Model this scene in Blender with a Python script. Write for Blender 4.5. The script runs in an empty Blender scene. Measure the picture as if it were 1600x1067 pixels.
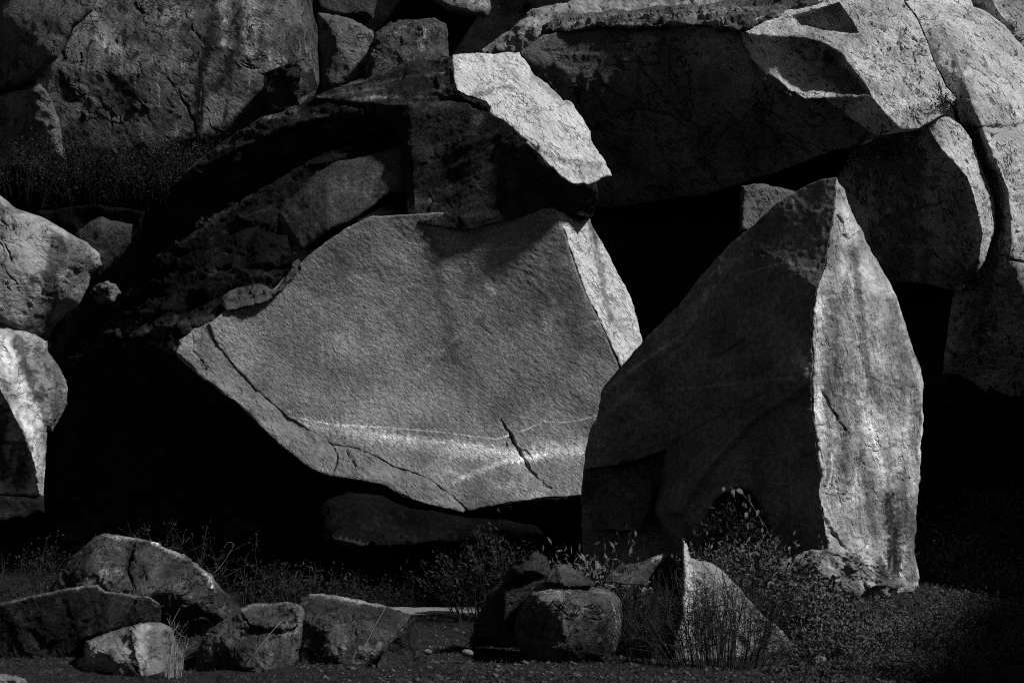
import bpy, math, random
import numpy as np
from mathutils import Vector
from mathutils.geometry import delaunay_2d_cdt

# ------------------------------------------------------------------ camera
FPX = 2222.0                       # 50 mm on 36 mm, for a 1600 px wide frame
TILT = math.radians(6.9)
CAM = np.array([0.0, 0.0, 1.6])
FW = np.array([0, math.cos(TILT), math.sin(TILT)])
UP = np.array([0, -math.sin(TILT), math.cos(TILT)])
RT = np.array([1.0, 0, 0])
scene = bpy.context.scene
cam_data = bpy.data.cameras.new('camera')
cam_data.lens = 50.0
cam_data.sensor_width = 36.0
cam_data.clip_end = 2000
cam = bpy.data.objects.new('camera', cam_data)
cam.location = CAM.tolist()
cam.rotation_euler = (math.pi / 2 + TILT, 0, 0)
scene.collection.objects.link(cam)
scene.camera = cam

# ------------------------------------------------------------------ light
SUN = np.array([0.64, -0.40, 0.66]); SUN = SUN / np.linalg.norm(SUN)
SUN_EL = math.asin(SUN[2]); SUN_AZ = math.atan2(SUN[0], SUN[1])
world = bpy.data.worlds.new('World'); scene.world = world
world.use_nodes = True
wn = world.node_tree.nodes; wl = world.node_tree.links
bg = wn['Background']
sky = wn.new('ShaderNodeTexSky'); sky.sky_type = 'NISHITA'; sky.sun_disc = False
sky.sun_elevation = SUN_EL; sky.sun_rotation = SUN_AZ
sky.air_density = 1.0; sky.dust_density = 0.3
sep = wn.new('ShaderNodeSeparateColor')          # black-and-white film behind a red filter
wl.new(sky.outputs[0], sep.inputs[0]); wl.new(sep.outputs[0], bg.inputs[0])
bg.inputs[1].default_value = 0.05
sun_data = bpy.data.lights.new('sun', 'SUN')
sun_data.energy = 5.0; sun_data.angle = math.radians(6)
sun_data.color = (1, 1, 1)
sun = bpy.data.objects.new('sun', sun_data)
sun.rotation_euler = Vector(SUN.tolist()).to_track_quat('Z', 'Y').to_euler()
scene.collection.objects.link(sun)
vs = scene.view_settings
vs.view_transform = 'Standard'; vs.look = 'None'; vs.exposure = 0.3; vs.gamma = 1.0
scene.cycles.max_bounces = 4
scene.cycles.diffuse_bounces = 2
scene.cycles.use_denoising = False          # keep the crystal grain of the stone
scene.cycles.filter_width = 1.1

COL = scene.collection
random.seed(7)

# ------------------------------------------------------------------ numpy noise
_r = np.random.RandomState(11)
PERM = np.concatenate([_r.permutation(256)] * 3)
GRAD = _r.normal(size=(256, 3)); GRAD /= np.linalg.norm(GRAD, axis=1)[:, None]

def perlin(P):
    I = np.floor(P).astype(np.int64); F = P - I; I &= 255
    U = F * F * F * (F * (F * 6 - 15) + 10)
    out = 0
    for a in (0, 1):
        wa = U[:, 0] if a else 1 - U[:, 0]
        pa = PERM[I[:, 0] + a]
        for b in (0, 1):
            wb = U[:, 1] if b else 1 - U[:, 1]
            pb = PERM[pa + ((I[:, 1] + b) & 255)]
            for c in (0, 1):
                wc = U[:, 2] if c else 1 - U[:, 2]
                g = GRAD[PERM[pb + ((I[:, 2] + c) & 255)]]
                d = g[:, 0] * (F[:, 0] - a) + g[:, 1] * (F[:, 1] - b) + g[:, 2] * (F[:, 2] - c)
                out = out + wa * wb * wc * d
    return out

def fbm(P, octv=4, gain=0.5, ridged=False):
    s = 0; a = 1.0; f = 1.0
    for o in range(octv):
        n = perlin(P * f + o * 17.3)
        if ridged: n = 0.5 - np.abs(n) * 2
        s = s + a * n; a *= gain; f *= 2.03
    return s

# ------------------------------------------------------------------ pixel -> place
def P3(x, y, d):
    x = np.asarray(x, float); y = np.asarray(y, float); d = np.asarray(d, float)
    v = FW[None] + RT[None] * ((x - 800) / FPX).reshape(-1, 1) + UP[None] * ((533.5 - y) / FPX).reshape(-1, 1)
    return CAM[None] + v * d.reshape(-1, 1)

def p3(x, y, d): return P3([x], [y], [d])[0]

# ------------------------------------------------------------------ object helpers
def tag(o, label=None, cat=None, group=None, kind=None):
    if label: o['label'] = label
    if cat: o['category'] = cat
    if group: o['group'] = group
    if kind: o['kind'] = kind
    return o

def empty(name, loc, label, cat, group=None):
    o = bpy.data.objects.new(name, None); COL.objects.link(o)
    o.location = [float(v) for v in loc]; o.empty_display_size = 0.3
    return tag(o, label, cat, group)

def attach(o, parent):
    o.parent = parent
    o.matrix_parent_inverse.identity()
    o.location = [-v for v in parent.location] if parent.parent is None else (0, 0, 0)

def mesh_obj(name, V, F, mat, parent=None, smooth=True, tint=None):
    V = np.asarray(V, float); F = np.asarray(F, np.int32)
    k = F.shape[1]
    me = bpy.data.meshes.new(name)
    me.vertices.add(len(V)); me.vertices.foreach_set('co', V.astype(np.float32).ravel())
    me.loops.add(F.size); me.loops.foreach_set('vertex_index', F.ravel())
    me.polygons.add(len(F)); me.polygons.foreach_set('loop_start', np.arange(0, F.size, k, dtype=np.int32))
    me.polygons.foreach_set('use_smooth', np.full(len(F), smooth))
    me.update(calc_edges=True)
    if tint is not None:
        at = me.attributes.new('tint', 'FLOAT', 'POINT'); at.data.foreach_set('value', tint.astype(np.float32))
    me.materials.append(mat)
    o = bpy.data.objects.new(name, me); COL.objects.link(o)
    if parent is not None: attach(o, parent)
    return o

# ------------------------------------------------------------------ materials
def node(nt, t, **kw):
    n = nt.nodes.new(t)
    for k, v in kw.items(): setattr(n, k, v)
    return n

def granite(name, light=0.34, dark=0.16, streak=0.5, streak_dark=0.05, mott=1.2, grain=0.25,
            bump=0.5, bump_scale=9.0, lichen=0.0, streak_scale=1.4, seed=0.0,
            ang=-35, stretch=2.5, crack=0.0, crack_scale=2.2, crack_dark=0.3, grain_scale=13.0, streak_light=0.5):
    m = bpy.data.materials.new(name); m.use_nodes = True
    nt = m.node_tree; L = nt.links.new
    b = nt.nodes['Principled BSDF']
    b.inputs['Roughness'].default_value = 0.92
    b.inputs['Specular IOR Level'].default_value = 0.12
    geo = node(nt, 'ShaderNodeNewGeometry')
    off = node(nt, 'ShaderNodeVectorMath', operation='ADD'); off.inputs[1].default_value = (seed * 3.7, seed * 1.9, seed * 5.3)
    L(geo.outputs['Position'], off.inputs[0]); pos = off.outputs[0]
    def noise(scale, detail, rough=0.55, vec=None, dist=0.0):
        n = node(nt, 'ShaderNodeTexNoise'); n.inputs['Scale'].default_value = scale
        n.inputs['Detail'].default_value = detail; n.inputs['Roughness'].default_value = rough
        n.inputs['Distortion'].default_value = dist
        L(vec if vec is not None else pos, n.inputs['Vector']); return n.outputs[0]
    def ramp(fac, a, c, va=0.0, vc=1.0):
        r = node(nt, 'ShaderNodeMapRange', interpolation_type='SMOOTHSTEP')
        r.inputs[1].default_value = a; r.inputs[2].default_value = c
        r.inputs[3].default_value = va; r.inputs[4].default_value = vc
        L(fac, r.inputs[0]); return r.outputs[0]
    def math2(op, x, y):
        n = node(nt, 'ShaderNodeMath', operation=op)
        for i, v in enumerate((x, y)):
            if isinstance(v, (int, float)): n.inputs[i].default_value = v
            else: L(v, n.inputs[i])
        return n.outputs[0]
    def mixf(f, x, y):
        n = node(nt, 'ShaderNodeMix', data_type='FLOAT')
        for i, v in zip((0, 2, 3), (f, x, y)):
            if isinstance(v, (int, float)): n.inputs[i].default_value = v
            else: L(v, n.inputs[i])
        return n.outputs[0]
    base = mixf(ramp(noise(mott, 7, 0.62), 0.34, 0.66), dark, light)
    # water streaks running down the rock
    sc = node(nt, 'ShaderNodeVectorMath', operation='MULTIPLY'); sc.inputs[1].default_value = (streak_scale, streak_scale, streak_scale * 0.09)
    L(pos, sc.inputs[0])
    st = noise(1.6, 5, 0.6, sc.outputs[0], 0.4)
    stm = math2('MULTIPLY', ramp(st, 0.52, 0.66), ramp(noise(0.45, 3), 0.35, 0.6))
    base = mixf(math2('MULTIPLY', stm, streak), base, streak_dark)
    stl = ramp(noise(2.1, 4, 0.6, sc.outputs[0], 0.3), 0.60, 0.72)
    base = mixf(math2('MULTIPLY', stl, streak * streak_light), base, min(light * (0.85 + streak_light), 0.6))
    # crystals
    g = noise(grain_scale, 5, 0.75)
    base = math2('MULTIPLY', base, ramp(g, 0.28, 0.72, 1 - grain, 1 + grain))
    mp = node(nt, 'ShaderNodeMapping', vector_type='TEXTURE')
    mp.inputs['Rotation'].default_value = (0, math.radians(ang), 0); mp.inputs['Scale'].default_value = (1, 1, stretch)
    L(pos, mp.inputs['Vector']); orient = mp.outputs[0]
    ckm = None
    if crack > 0:
        def crackline(sc_, w, gate, sd):
            ad = node(nt, 'ShaderNodeVectorMath', operation='ADD'); ad.inputs[1].default_value = (sd, sd * 2, sd)
            L(orient, ad.inputs[0])
            n1 = noise(sc_, 5, 0.6, ad.outputs[0], 0.5)
            ln = ramp(math2('ABSOLUTE', math2('SUBTRACT', n1, 0.5), 0.0), 0.0, w, 1.0, 0.0)
            return math2('MULTIPLY', ln, ramp(noise(sc_ * 0.9, 3, 0.6, off2(sd)), gate, gate + 0.05))
        def off2(sd):
            ad = node(nt, 'ShaderNodeVectorMath', operation='ADD'); ad.inputs[1].default_value = (sd * 3 + 7, sd, sd)
            L(pos, ad.inputs[0]); return ad.outputs[0]
        ckm = math2('MAXIMUM', crackline(crack_scale, 0.016, 0.50, 1.3), crackline(crack_scale * 2.3, 0.028, 0.53, 4.1))
        ckm = math2('MULTIPLY', ckm, crack)
        base = mixf(ckm, base, math2('MULTIPLY', base, crack_dark))
    if lichen > 0:
        lm = math2('MULTIPLY', ramp(noise(5.5, 6, 0.7), 0.55, 0.62), ramp(noise(0.8, 2), 0.45, 0.6))
        base = mixf(math2('MULTIPLY', lm, lichen), base, 0.45)
    at = node(nt, 'ShaderNodeAttribute', attribute_name='tint')
    base = math2('MULTIPLY', base, at.outputs['Fac'])
    cc = node(nt, 'ShaderNodeCombineColor')
    for i in range(3): L(base, cc.inputs[i])
    L(cc.outputs[0], b.inputs['Base Color'])
    h = math2('ADD', math2('MULTIPLY', noise(bump_scale, 6, 0.7), 0.8), math2('MULTIPLY', noise(bump_scale * 2.2, 5, 0.7, orient), 0.9))
    vo = node(nt, 'ShaderNodeTexVoronoi', feature='F1'); vo.inputs['Scale'].default_value = bump_scale * 1.7
    L(orient, vo.inputs['Vector'])
    h = math2('ADD', h, math2('MULTIPLY', ramp(vo.outputs['Distance'], 0.0, 0.4), 0.22))
    if ckm is not None: h = math2('SUBTRACT', h, math2('MULTIPLY', ckm, 0.9))
    bp = node(nt, 'ShaderNodeBump'); bp.inputs['Strength'].default_value = bump; bp.inputs['Distance'].default_value = 0.17
    L(h, bp.inputs['Height']); L(bp.outputs[0], b.inputs['Normal'])
    return m

def flat_mat(name, lo, hi, scale=3.0, rough=0.85, bump=0.0):
    m = bpy.data.materials.new(name); m.use_nodes = True
    nt = m.node_tree; b = nt.nodes['Principled BSDF']
    b.inputs['Roughness'].default_value = rough; b.inputs['Specular IOR Level'].default_value = 0.15
    geo = node(nt, 'ShaderNodeNewGeometry')
    n = node(nt, 'ShaderNodeTexNoise'); n.inputs['Scale'].default_value = scale; n.inputs['Detail'].default_value = 8
    n.inputs['Roughness'].default_value = 0.7
    nt.links.new(geo.outputs['Position'], n.inputs['Vector'])
    r = node(nt, 'ShaderNodeMapRange'); r.inputs[1].default_value = 0.3; r.inputs[2].default_value = 0.7
    r.inputs[3].default_value = lo; r.inputs[4].default_value = hi
    nt.links.new(n.outputs[0], r.inputs[0])
    cc = node(nt, 'ShaderNodeCombineColor')
    for i in range(3): nt.links.new(r.outputs[0], cc.inputs[i])
    nt.links.new(cc.outputs[0], b.inputs['Base Color'])
    if bump:
        bp = node(nt, 'ShaderNodeBump'); bp.inputs['Strength'].default_value = bump; bp.inputs['Distance'].default_value = 0.06
        nt.links.new(n.outputs[0], bp.inputs['Height']); nt.links.new(bp.outputs[0], b.inputs['Normal'])
    return m

M_FRESH = granite('fresh_granite', 0.29, 0.15, 0.25, 0.09, 1.1, 0.38, 1.0, 11, seed=1, ang=-53, stretch=1.9, grain_scale=15)
M_PALE = granite('pale_broken_granite', 0.60, 0.45, 0.2, 0.2, 1.8, 0.22, 0.9, 7, seed=2, ang=-40, stretch=2.5, crack=0.5, crack_scale=1.6)
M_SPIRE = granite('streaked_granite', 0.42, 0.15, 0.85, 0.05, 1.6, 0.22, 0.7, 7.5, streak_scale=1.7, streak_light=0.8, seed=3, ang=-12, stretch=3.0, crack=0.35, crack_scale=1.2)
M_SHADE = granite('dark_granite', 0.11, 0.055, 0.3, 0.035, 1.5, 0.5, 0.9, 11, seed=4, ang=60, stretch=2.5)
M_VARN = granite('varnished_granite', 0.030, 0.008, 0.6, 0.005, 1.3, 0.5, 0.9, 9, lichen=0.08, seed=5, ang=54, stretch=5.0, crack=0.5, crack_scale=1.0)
for _m in (M_VARN,):
    _m.node_tree.nodes['Principled BSDF'].inputs['Roughness'].default_value = 0.8
    _m.node_tree.nodes['Principled BSDF'].inputs['Specular IOR Level'].default_value = 0.04
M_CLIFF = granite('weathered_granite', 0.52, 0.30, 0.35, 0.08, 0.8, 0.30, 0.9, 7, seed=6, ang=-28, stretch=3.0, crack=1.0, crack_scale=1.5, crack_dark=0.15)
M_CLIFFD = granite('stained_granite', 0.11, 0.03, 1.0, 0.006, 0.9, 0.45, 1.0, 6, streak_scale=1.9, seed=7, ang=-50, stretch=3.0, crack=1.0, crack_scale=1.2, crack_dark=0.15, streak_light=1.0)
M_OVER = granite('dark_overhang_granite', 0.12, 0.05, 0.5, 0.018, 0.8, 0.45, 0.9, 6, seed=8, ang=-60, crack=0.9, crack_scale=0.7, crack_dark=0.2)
M_BOULD = granite('weathered_boulder_granite', 0.085, 0.028, 0.4, 0.012, 2.2, 0.45, 0.9, 13, lichen=0.3, seed=9, ang=40, crack=0.9, crack_scale=1.5)
M_LIP = granite('smooth_lip_granite', 0.27, 0.18, 0.15, 0.1, 2.0, 0.25, 0.6, 8, seed=12, ang=-50, stretch=2.0, crack=0.4, crack_scale=1.5)
M_BOULDL = granite('light_boulder_granite', 0.34, 0.16, 0.5, 0.05, 2.0, 0.2, 0.6, 8, seed=10, ang=-60, stretch=2.5, crack=0.7, crack_scale=1.6)

# ------------------------------------------------------------------ rock builder
def seg_dist(X, Y, pl, closed=False):
    pl = np.asarray(pl, float)[:, :2]
    A = pl if closed else pl[:-1]
    B = np.roll(pl, -1, 0) if closed else pl[1:]
    best = np.full(len(X), 1e9)
    for a, b in zip(A, B):
        d = b - a; L2 = max(d @ d, 1e-9)
        t = np.clip(((X - a[0]) * d[0] + (Y - a[1]) * d[1]) / L2, 0, 1)
        best = np.minimum(best, np.hypot(X - a[0] - t * d[0], Y - a[1] - t * d[1]))
    return best

def inside(X, Y, pl):
    pl = np.asarray(pl, float); r = np.zeros(len(X), bool)
    n = len(pl); j = n - 1
    for i in range(n):
        xi, yi, xj, yj = pl[i, 0], pl[i, 1], pl[j, 0], pl[j, 1]
        if yi != yj:
            r ^= ((yi > Y) != (yj > Y)) & (X < (xj - xi) * (Y - yi) / (yj - yi) + xi)
        j = i
    return r

def densify(pl, s, closed, jit, rng):
    out = []; walk = 0.0
    n = len(pl)
    for i in range(n if closed else n - 1):
        a = np.array(pl[i], float)[:2]; b = np.array(pl[(i + 1) % n], float)[:2]
        L = np.linalg.norm(b - a); k = max(1, int(round(L / s)))
        nrm = np.array([-(b - a)[1], (b - a)[0]]) / max(L, 1e-6)
        for q in range(k):
            t = q / k
            if k > 1 or True: walk = 0.72 * walk + 0.55 * rng.normal()
            j = (walk * 0.8 + rng.normal() * 0.22) * jit * (0.4 if q == 0 else 1.0)
            out.append(a + (b - a) * t + nrm * j)
    if not closed: out.append(np.array(pl[-1], float)[:2])
    return out

def relief(name, outline, mat, parent=None, lines=(), pts=(), plane=None, s=10, sub=2, tps=0.0, smooth=4,
           rim=None, thick=1.5, inset=5, ej=1.0, disp=(), cracks=(), strokes=(), seed=0, base_tint=1.0, back=None):
    rng = np.random.RandomState(seed + 100)
    def full(p):
        return p if len(p) == 3 else (p[0], p[1], plane[0] + plane[1] * (p[0] - outline[0][0]) + plane[2] * (p[1] - outline[0][1]))
    outline = [full(p) for p in outline]; lines = [[full(p) for p in l] for l in lines]; pts = [full(p) for p in pts]
    ctrl = list(outline); edges = []; n0 = len(outline)
    for l in lines:
        ids = []
        for p in l:
            ids.append(len(ctrl)); ctrl.append(p)
        edges += list(zip(ids[:-1], ids[1:]))
    ctrl += list(pts)
    C = np.array(ctrl, float)
    cv, ce, cf, ov, oe, of = delaunay_2d_cdt([Vector((p[0], p[1])) for p in ctrl], edges, [list(range(n0))], 1, 1e-3)
    cz = np.zeros(len(cv)); cxy = np.array([[v.x, v.y] for v in cv])
    for i, o in enumerate(ov):
        if len(o): cz[i] = 1.0 / C[o[0], 2]
        else:
            dd = np.hypot(C[:, 0] - cxy[i, 0], C[:, 1] - cxy[i, 1]); w = 1 / (dd + 1) ** 3
            cz[i] = (w / C[:, 2]).sum() / w.sum()
    tris = np.array([f for f in cf], int)
    # fine points
    dense = densify(outline, s, True, ej, rng)
    fp = [Vector(p) for p in dense]; fe = []; nb = len(fp)
    dl = []
    for l in lines:
        q = densify(l, s, False, ej * 0.6, rng); ids = []
        for p in q: ids.append(len(fp)); fp.append(Vector(p))
        fe += list(zip(ids[:-1], ids[1:])); dl.append(np.array(q))
    ck = []
    for c in cracks:
        q = densify(c[0], s * 0.6, False, c[3] if len(c) > 3 else 1.5, rng); ids = []
        qa = np.array(q)
        ck.append((qa, c[1] * 0.6 if c[1] > 0 else c[1], c[2]))
        ins = inside(qa[:, 0], qa[:, 1], np.array(dense))
        prev = None
        for p, ok in zip(q, ins):
            if ok:
                i = len(fp); fp.append(Vector(p))
                if prev is not None: fe.append((prev, i))
                prev = i
            else: prev = None
    D = np.array(dense)
    x0, y0 = D.min(0); x1, y1 = D.max(0)
    gx, gy = np.meshgrid(np.arange(x0, x1, s), np.arange(y0, y1, s * 0.87)); gx = gx + (np.arange(gx.shape[0]) % 2)[:, None] * s * 0.5
    gx = gx.ravel() + rng.uniform(-.22, .22, gx.size) * s; gy = gy.ravel() + rng.uniform(-.22, .22, gy.size) * s
    ok = inside(gx, gy, D); gx = gx[ok]; gy = gy[ok]
    keep = seg_dist(gx, gy, D, True) > s * 0.55
    for q in dl + [c[0] for c in ck]: keep &= seg_dist(gx, gy, q) > s * 0.5
    fp += [Vector((a, b)) for a, b in zip(gx[keep], gy[keep])]
    vv, ee, ff, o2, _, _ = delaunay_2d_cdt(fp, fe, [list(range(nb))], 1, 1e-3)
    XY = np.array([[v.x, v.y] for v in vv]); T = np.array(ff, int)
    fixed = np.zeros(len(XY), bool)
    nl = nb + sum(len(q) for q in dl)
    for i, o in enumerate(o2):
        if len(o) and min(o) < nl: fixed[i] = True
    # 4-way subdivision
    for _ in range(sub):
        E = np.sort(np.concatenate([T[:, [0, 1]], T[:, [1, 2]], T[:, [2, 0]]]), 1)
        U, inv = np.unique(E, axis=0, return_inverse=True); inv = inv.ravel()
        base = len(XY); m = len(T)
        XY = np.concatenate([XY, XY[U].mean(1)]); fixed = np.concatenate([fixed, fixed[U].all(1)])
        a, b, c = base + inv[:m], base + inv[m:2 * m], base + inv[2 * m:]
        T = np.concatenate([np.stack([T[:, 0], a, c], 1), np.stack([T[:, 1], b, a], 1), np.stack([T[:, 2], c, b], 1), np.stack([a, b, c], 1)])
    X, Y = XY[:, 0], XY[:, 1]
    # depth (1/d is linear across a plane in the picture)
    best = np.full(len(X), -1e9); Z = np.zeros(len(X))
    for t in tris:
        a, b, c = cxy[t]
        det = (b[0] - a[0]) * (c[1] - a[1]) - (c[0] - a[0]) * (b[1] - a[1])
        if abs(det) < 1e-6: continue
        w1 = ((X - a[0]) * (c[1] - a[1]) - (c[0] - a[0]) * (Y - a[1])) / det
        w2 = ((b[0] - a[0]) * (Y - a[1]) - (X - a[0]) * (b[1] - a[1])) / det
        w0 = 1 - w1 - w2; mn = np.minimum(np.minimum(w0, w1), w2)
        u = mn > best; best = np.where(u, mn, best)
        W = np.clip(np.stack([w0, w1, w2]), -0.15, 1.15); W /= W.sum(0)
        Z = np.where(u, W[0] * cz[t[0]] + W[1] * cz[t[1]] + W[2] * cz[t[2]], Z)
    if tps > 0:
        Cu, ui = np.unique(np.round(C[:, :2], 1), axis=0, return_index=True)
        q = C[ui, :2] / 100; n = len(q)
        r = np.hypot(q[:, None, 0] - q[None, :, 0], q[:, None, 1] - q[None, :, 1])
        K = np.where(r > 0, r * r * np.log(np.maximum(r, 1e-9)), 0) + np.eye(n) * 0.02
        A = np.zeros((n + 3, n + 3)); A[:n, :n] = K; A[:n, n] = 1; A[:n, n + 1:] = q; A[n, :n] = 1; A[n + 1:, :n] = q.T
        sol = np.linalg.solve(A, np.concatenate([1 / C[ui, 2], [0, 0, 0]]))
        zt = np.zeros(len(X))
        for k in range(n):
            rr = np.hypot(X / 100 - q[k, 0], Y / 100 - q[k, 1]); zt += sol[k] * np.where(rr > 0, rr * rr * np.log(np.maximum(rr, 1e-9)), 0)
        zt += sol[n] + sol[n + 1] * X / 100 + sol[n + 2] * Y / 100
        Z = Z * (1 - tps) + zt * tps
    E = np.unique(np.sort(np.concatenate([T[:, [0, 1]], T[:, [1, 2]], T[:, [2, 0]]]), 1), axis=0)
    deg = np.bincount(E.ravel(), minlength=len(X)).astype(float)
    for _ in range(smooth * 6):
        acc = np.bincount(E[:, 0], Z[E[:, 1]], len(X)) + np.bincount(E[:, 1], Z[E[:, 0]], len(X))
        Z = np.where(fixed, Z, 0.4 * Z + 0.6 * acc / deg)
    Dp = 1 / Z
    ed = seg_dist(X, Y, D, True)
    if rim:
        q = np.clip(1 - ed / rim[0], 0, 1); Dp = Dp + rim[1] * (1 - np.sqrt(np.maximum(1 - q * q, 0)))
    V = P3(X, Y, Dp)
    # orient to camera and take normals
    def normals(V):
        n = np.cross(V[T[:, 1]] - V[T[:, 0]], V[T[:, 2]] - V[T[:, 0]])
        N = np.zeros_like(V)
        for k in range(3):
            for ax in range(3): N[:, ax] += np.bincount(T[:, k], n[:, ax], len(V))
        return N / np.maximum(np.linalg.norm(N, axis=1), 1e-9)[:, None]
    fn = np.cross(V[T[:, 1]] - V[T[:, 0]], V[T[:, 2]] - V[T[:, 0]]); fc = V[T].mean(1) - CAM
    flip = (fn * fc).sum(1) > 0
    T[flip] = T[flip][:, ::-1]
    N = normals(V)
    so = np.array([seed * 7.1, seed * 3.3, seed * 5.7])
    h = np.zeros(len(V))
    for dsp in disp:
        k = dsp[0]
        if k == 'fbm': h += dsp[1] * fbm(V / dsp[2] + so, dsp[3])
        elif k == 'rid': h += dsp[1] * fbm(V / dsp[2] + so, dsp[3], ridged=True)
        elif k == 'ani':
            _, amp, w, st, dr, oc = dsp; dr = np.array(dr, float); dr /= np.linalg.norm(dr)
            al = (V @ dr)[:, None] * dr[None]; Q = (V - al + al / st) / w
            n = fbm(Q + so, oc); h += amp * n
        elif k == 'fac':        # broken flakes: tilted cells with stepped borders
            _, amp, w, squash = dsp
            G = V / np.array([w, w, w * squash]) + 0.35 * np.stack([fbm(V / w * 1.3 + so + q, 2) for q in (0, 9, 21)], 1)
            lo = G.min(0) - 1; cnt = int(min(900, max(8, np.prod(G.max(0) - lo + 1) * 0.9)))
            sd = lo + rng.uniform(size=(cnt, 3)) * (G.max(0) + 1 - lo)
            tl = rng.normal(size=(cnt, 3)); lv = rng.uniform(-1, 1, cnt)
            bi = np.zeros(len(V), int)
            for c0 in range(0, len(V), 20000):
                dd = (G[c0:c0 + 20000, None, :] - sd[None]) ; bi[c0:c0 + 20000] = (dd * dd).sum(2).argmin(1)
            h += amp * (0.5 * lv[bi] + 0.7 * ((G - sd[bi]) * tl[bi]).sum(1))
        elif k == 'terr':       # bedding steps
            _, amp, step, dr = dsp; dr = np.array(dr, float); dr /= np.linalg.norm(dr)
            u = (V @ dr) / step + 0.9 * fbm(V / (step * 6) + so, 3) + 0.3 * fbm(V / (step * 1.2) + so, 2)
            f = u - np.floor(u); h += amp * (np.clip(f / 0.75, 0, 1) - 0.5) * (0.5 + perlin(V / (step * 4) + 40 + so))
    fade = 0.45 + 0.55 * np.clip(ed / (s * 1.2), 0, 1)
    V = V + N * (h * fade)[:, None]
    tint = np.full(len(V), float(base_tint))
    for q, w, hh in ck:
        pad = abs(w) + 2
        m = np.nonzero((X > q[:, 0].min() - pad) & (X < q[:, 0].max() + pad) & (Y > q[:, 1].min() - pad) & (Y < q[:, 1].max() + pad))[0]
        if not len(m): continue
        dd = seg_dist(X[m], Y[m], q)
        if w > 0:
            cr = q[-1] - q[0]; t = np.clip(((X[m] - q[0, 0]) * cr[0] + (Y[m] - q[0, 1]) * cr[1]) / max(cr @ cr, 1), 0, 1)
            tp = np.clip(0.25 + 4 * t * (1 - t), 0, 1); wv = w * tp * (1 + 0.35 * np.sin(X[m] * 0.21 + Y[m] * 0.17))
            V[m] -= N[m] * (hh * tp * np.clip(1 - dd / np.maximum(wv, 0.6), 0, 1))[:, None]
        else:       # flake: the rock steps up on one side of the line and eases back
            cr = q[-1] - q[0]; side = (X[m] - q[:, 0].mean()) * -cr[1] + (Y[m] - q[:, 1].mean()) * cr[0]
            t = ((X[m] - q[0, 0]) * cr[0] + (Y[m] - q[0, 1]) * cr[1]) / max(cr @ cr, 1); en = np.clip(1 - (2 * t - 1) ** 2, 0, 1)
            V[m] += N[m] * (hh * np.where(side > 0, 1.0, -0.25) * np.clip(1 - dd / -w, 0, 1) * en)[:, None]
    for st in strokes:
        pl, w, val, rag = st
        dd = seg_dist(X, Y, pl) if len(pl) > 1 else np.hypot(X - pl[0][0], Y - pl[0][1])
        nz = fbm(np.stack([X, Y, np.full_like(X, seed)], 1) / max(rag, 1), 4)
        k = np.clip(1.25 - (dd / w) - 1.3 * nz, 0, 1); k = k * k * (3 - 2 * k)
        tint *= 1 + (val - 1) * k
    # sides and back: closed solid
    be = np.concatenate([T[:, [0, 1]], T[:, [1, 2]], T[:, [2, 0]]])
    key = be.min(1).astype(np.int64) * len(V) + be.max(1); uq, idx, cnt = np.unique(key, return_index=True, return_counts=True)
    bd = be[idx[cnt == 1]]
    bv = np.unique(bd); rm = {v: i for i, v in enumerate(bv)}
    nx = np.zeros(len(bv)); ny = np.zeros(len(bv)); ctr = np.array([X.mean(), Y.mean()])
    for a, b in bd:
        d = XY[b] - XY[a]; 
        for v in (a, b): nx[rm[v]] += -d[1]; ny[rm[v]] += d[0]
    ln = np.maximum(np.hypot(nx, ny), 1e-9); nx /= ln; ny /= ln
    tst = inside(X[bv] + nx * 3, Y[bv] + ny * 3, D); sg = 1.0 if tst.mean() > 0.5 else -1.0
    nx *= sg; ny *= sg
    allV = [V]; off = len(V); faces = [T]; prev = bv.copy()
    dm = Dp[bv]; dback = (Dp.max() + thick) if back is None else back
    alltint = [tint]
    for (t, ins) in ((0.12, 0.35), (0.4, 1.0), (0.75, 2.2), (1.0, 4.0)):
        dd = dm + (dback - dm) * t
        of = np.full(len(bv), inset * ins)
        for _ in range(5):
            bad = ~(inside(X[bv] + nx * of, Y[bv] + ny * of, D)) | ~(inside(X[bv] + nx * of * 1.5, Y[bv] + ny * of * 1.5, D))
            of = np.where(bad, of * 0.5, of)
        of = np.where(bad, 0.6, of)
        sx = X[bv] + nx * of; sy = Y[bv] + ny * of
        W = P3(sx, sy, dd)
        W += 0.08 * np.stack([fbm(W * 1.3 + q, 3) for q in (1, 5, 9)], 1) * min(1, thick) * (t > 0.5)
        cur = np.arange(off, off + len(bv)); off += len(bv); allV.append(W); alltint.append(tint[bv])
        r = np.array([[rm[a], rm[b]] for a, b in bd])
        faces.append(np.stack([prev[r[:, 1]], prev[r[:, 0]], cur[r[:, 0]]], 1)); faces.append(np.stack([prev[r[:, 1]], cur[r[:, 0]], cur[r[:, 1]]], 1))
        prev = cur
    cpt = allV[-1].mean(0); allV.append(cpt[None]); alltint.append(np.array([base_tint]))
    faces.append(np.stack([prev[r[:, 1]], prev[r[:, 0]], np.full(len(r), off)], 1))
    return mesh_obj(name, np.concatenate(allV), np.concatenate(faces), mat, parent, True, np.concatenate(alltint))

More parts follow.
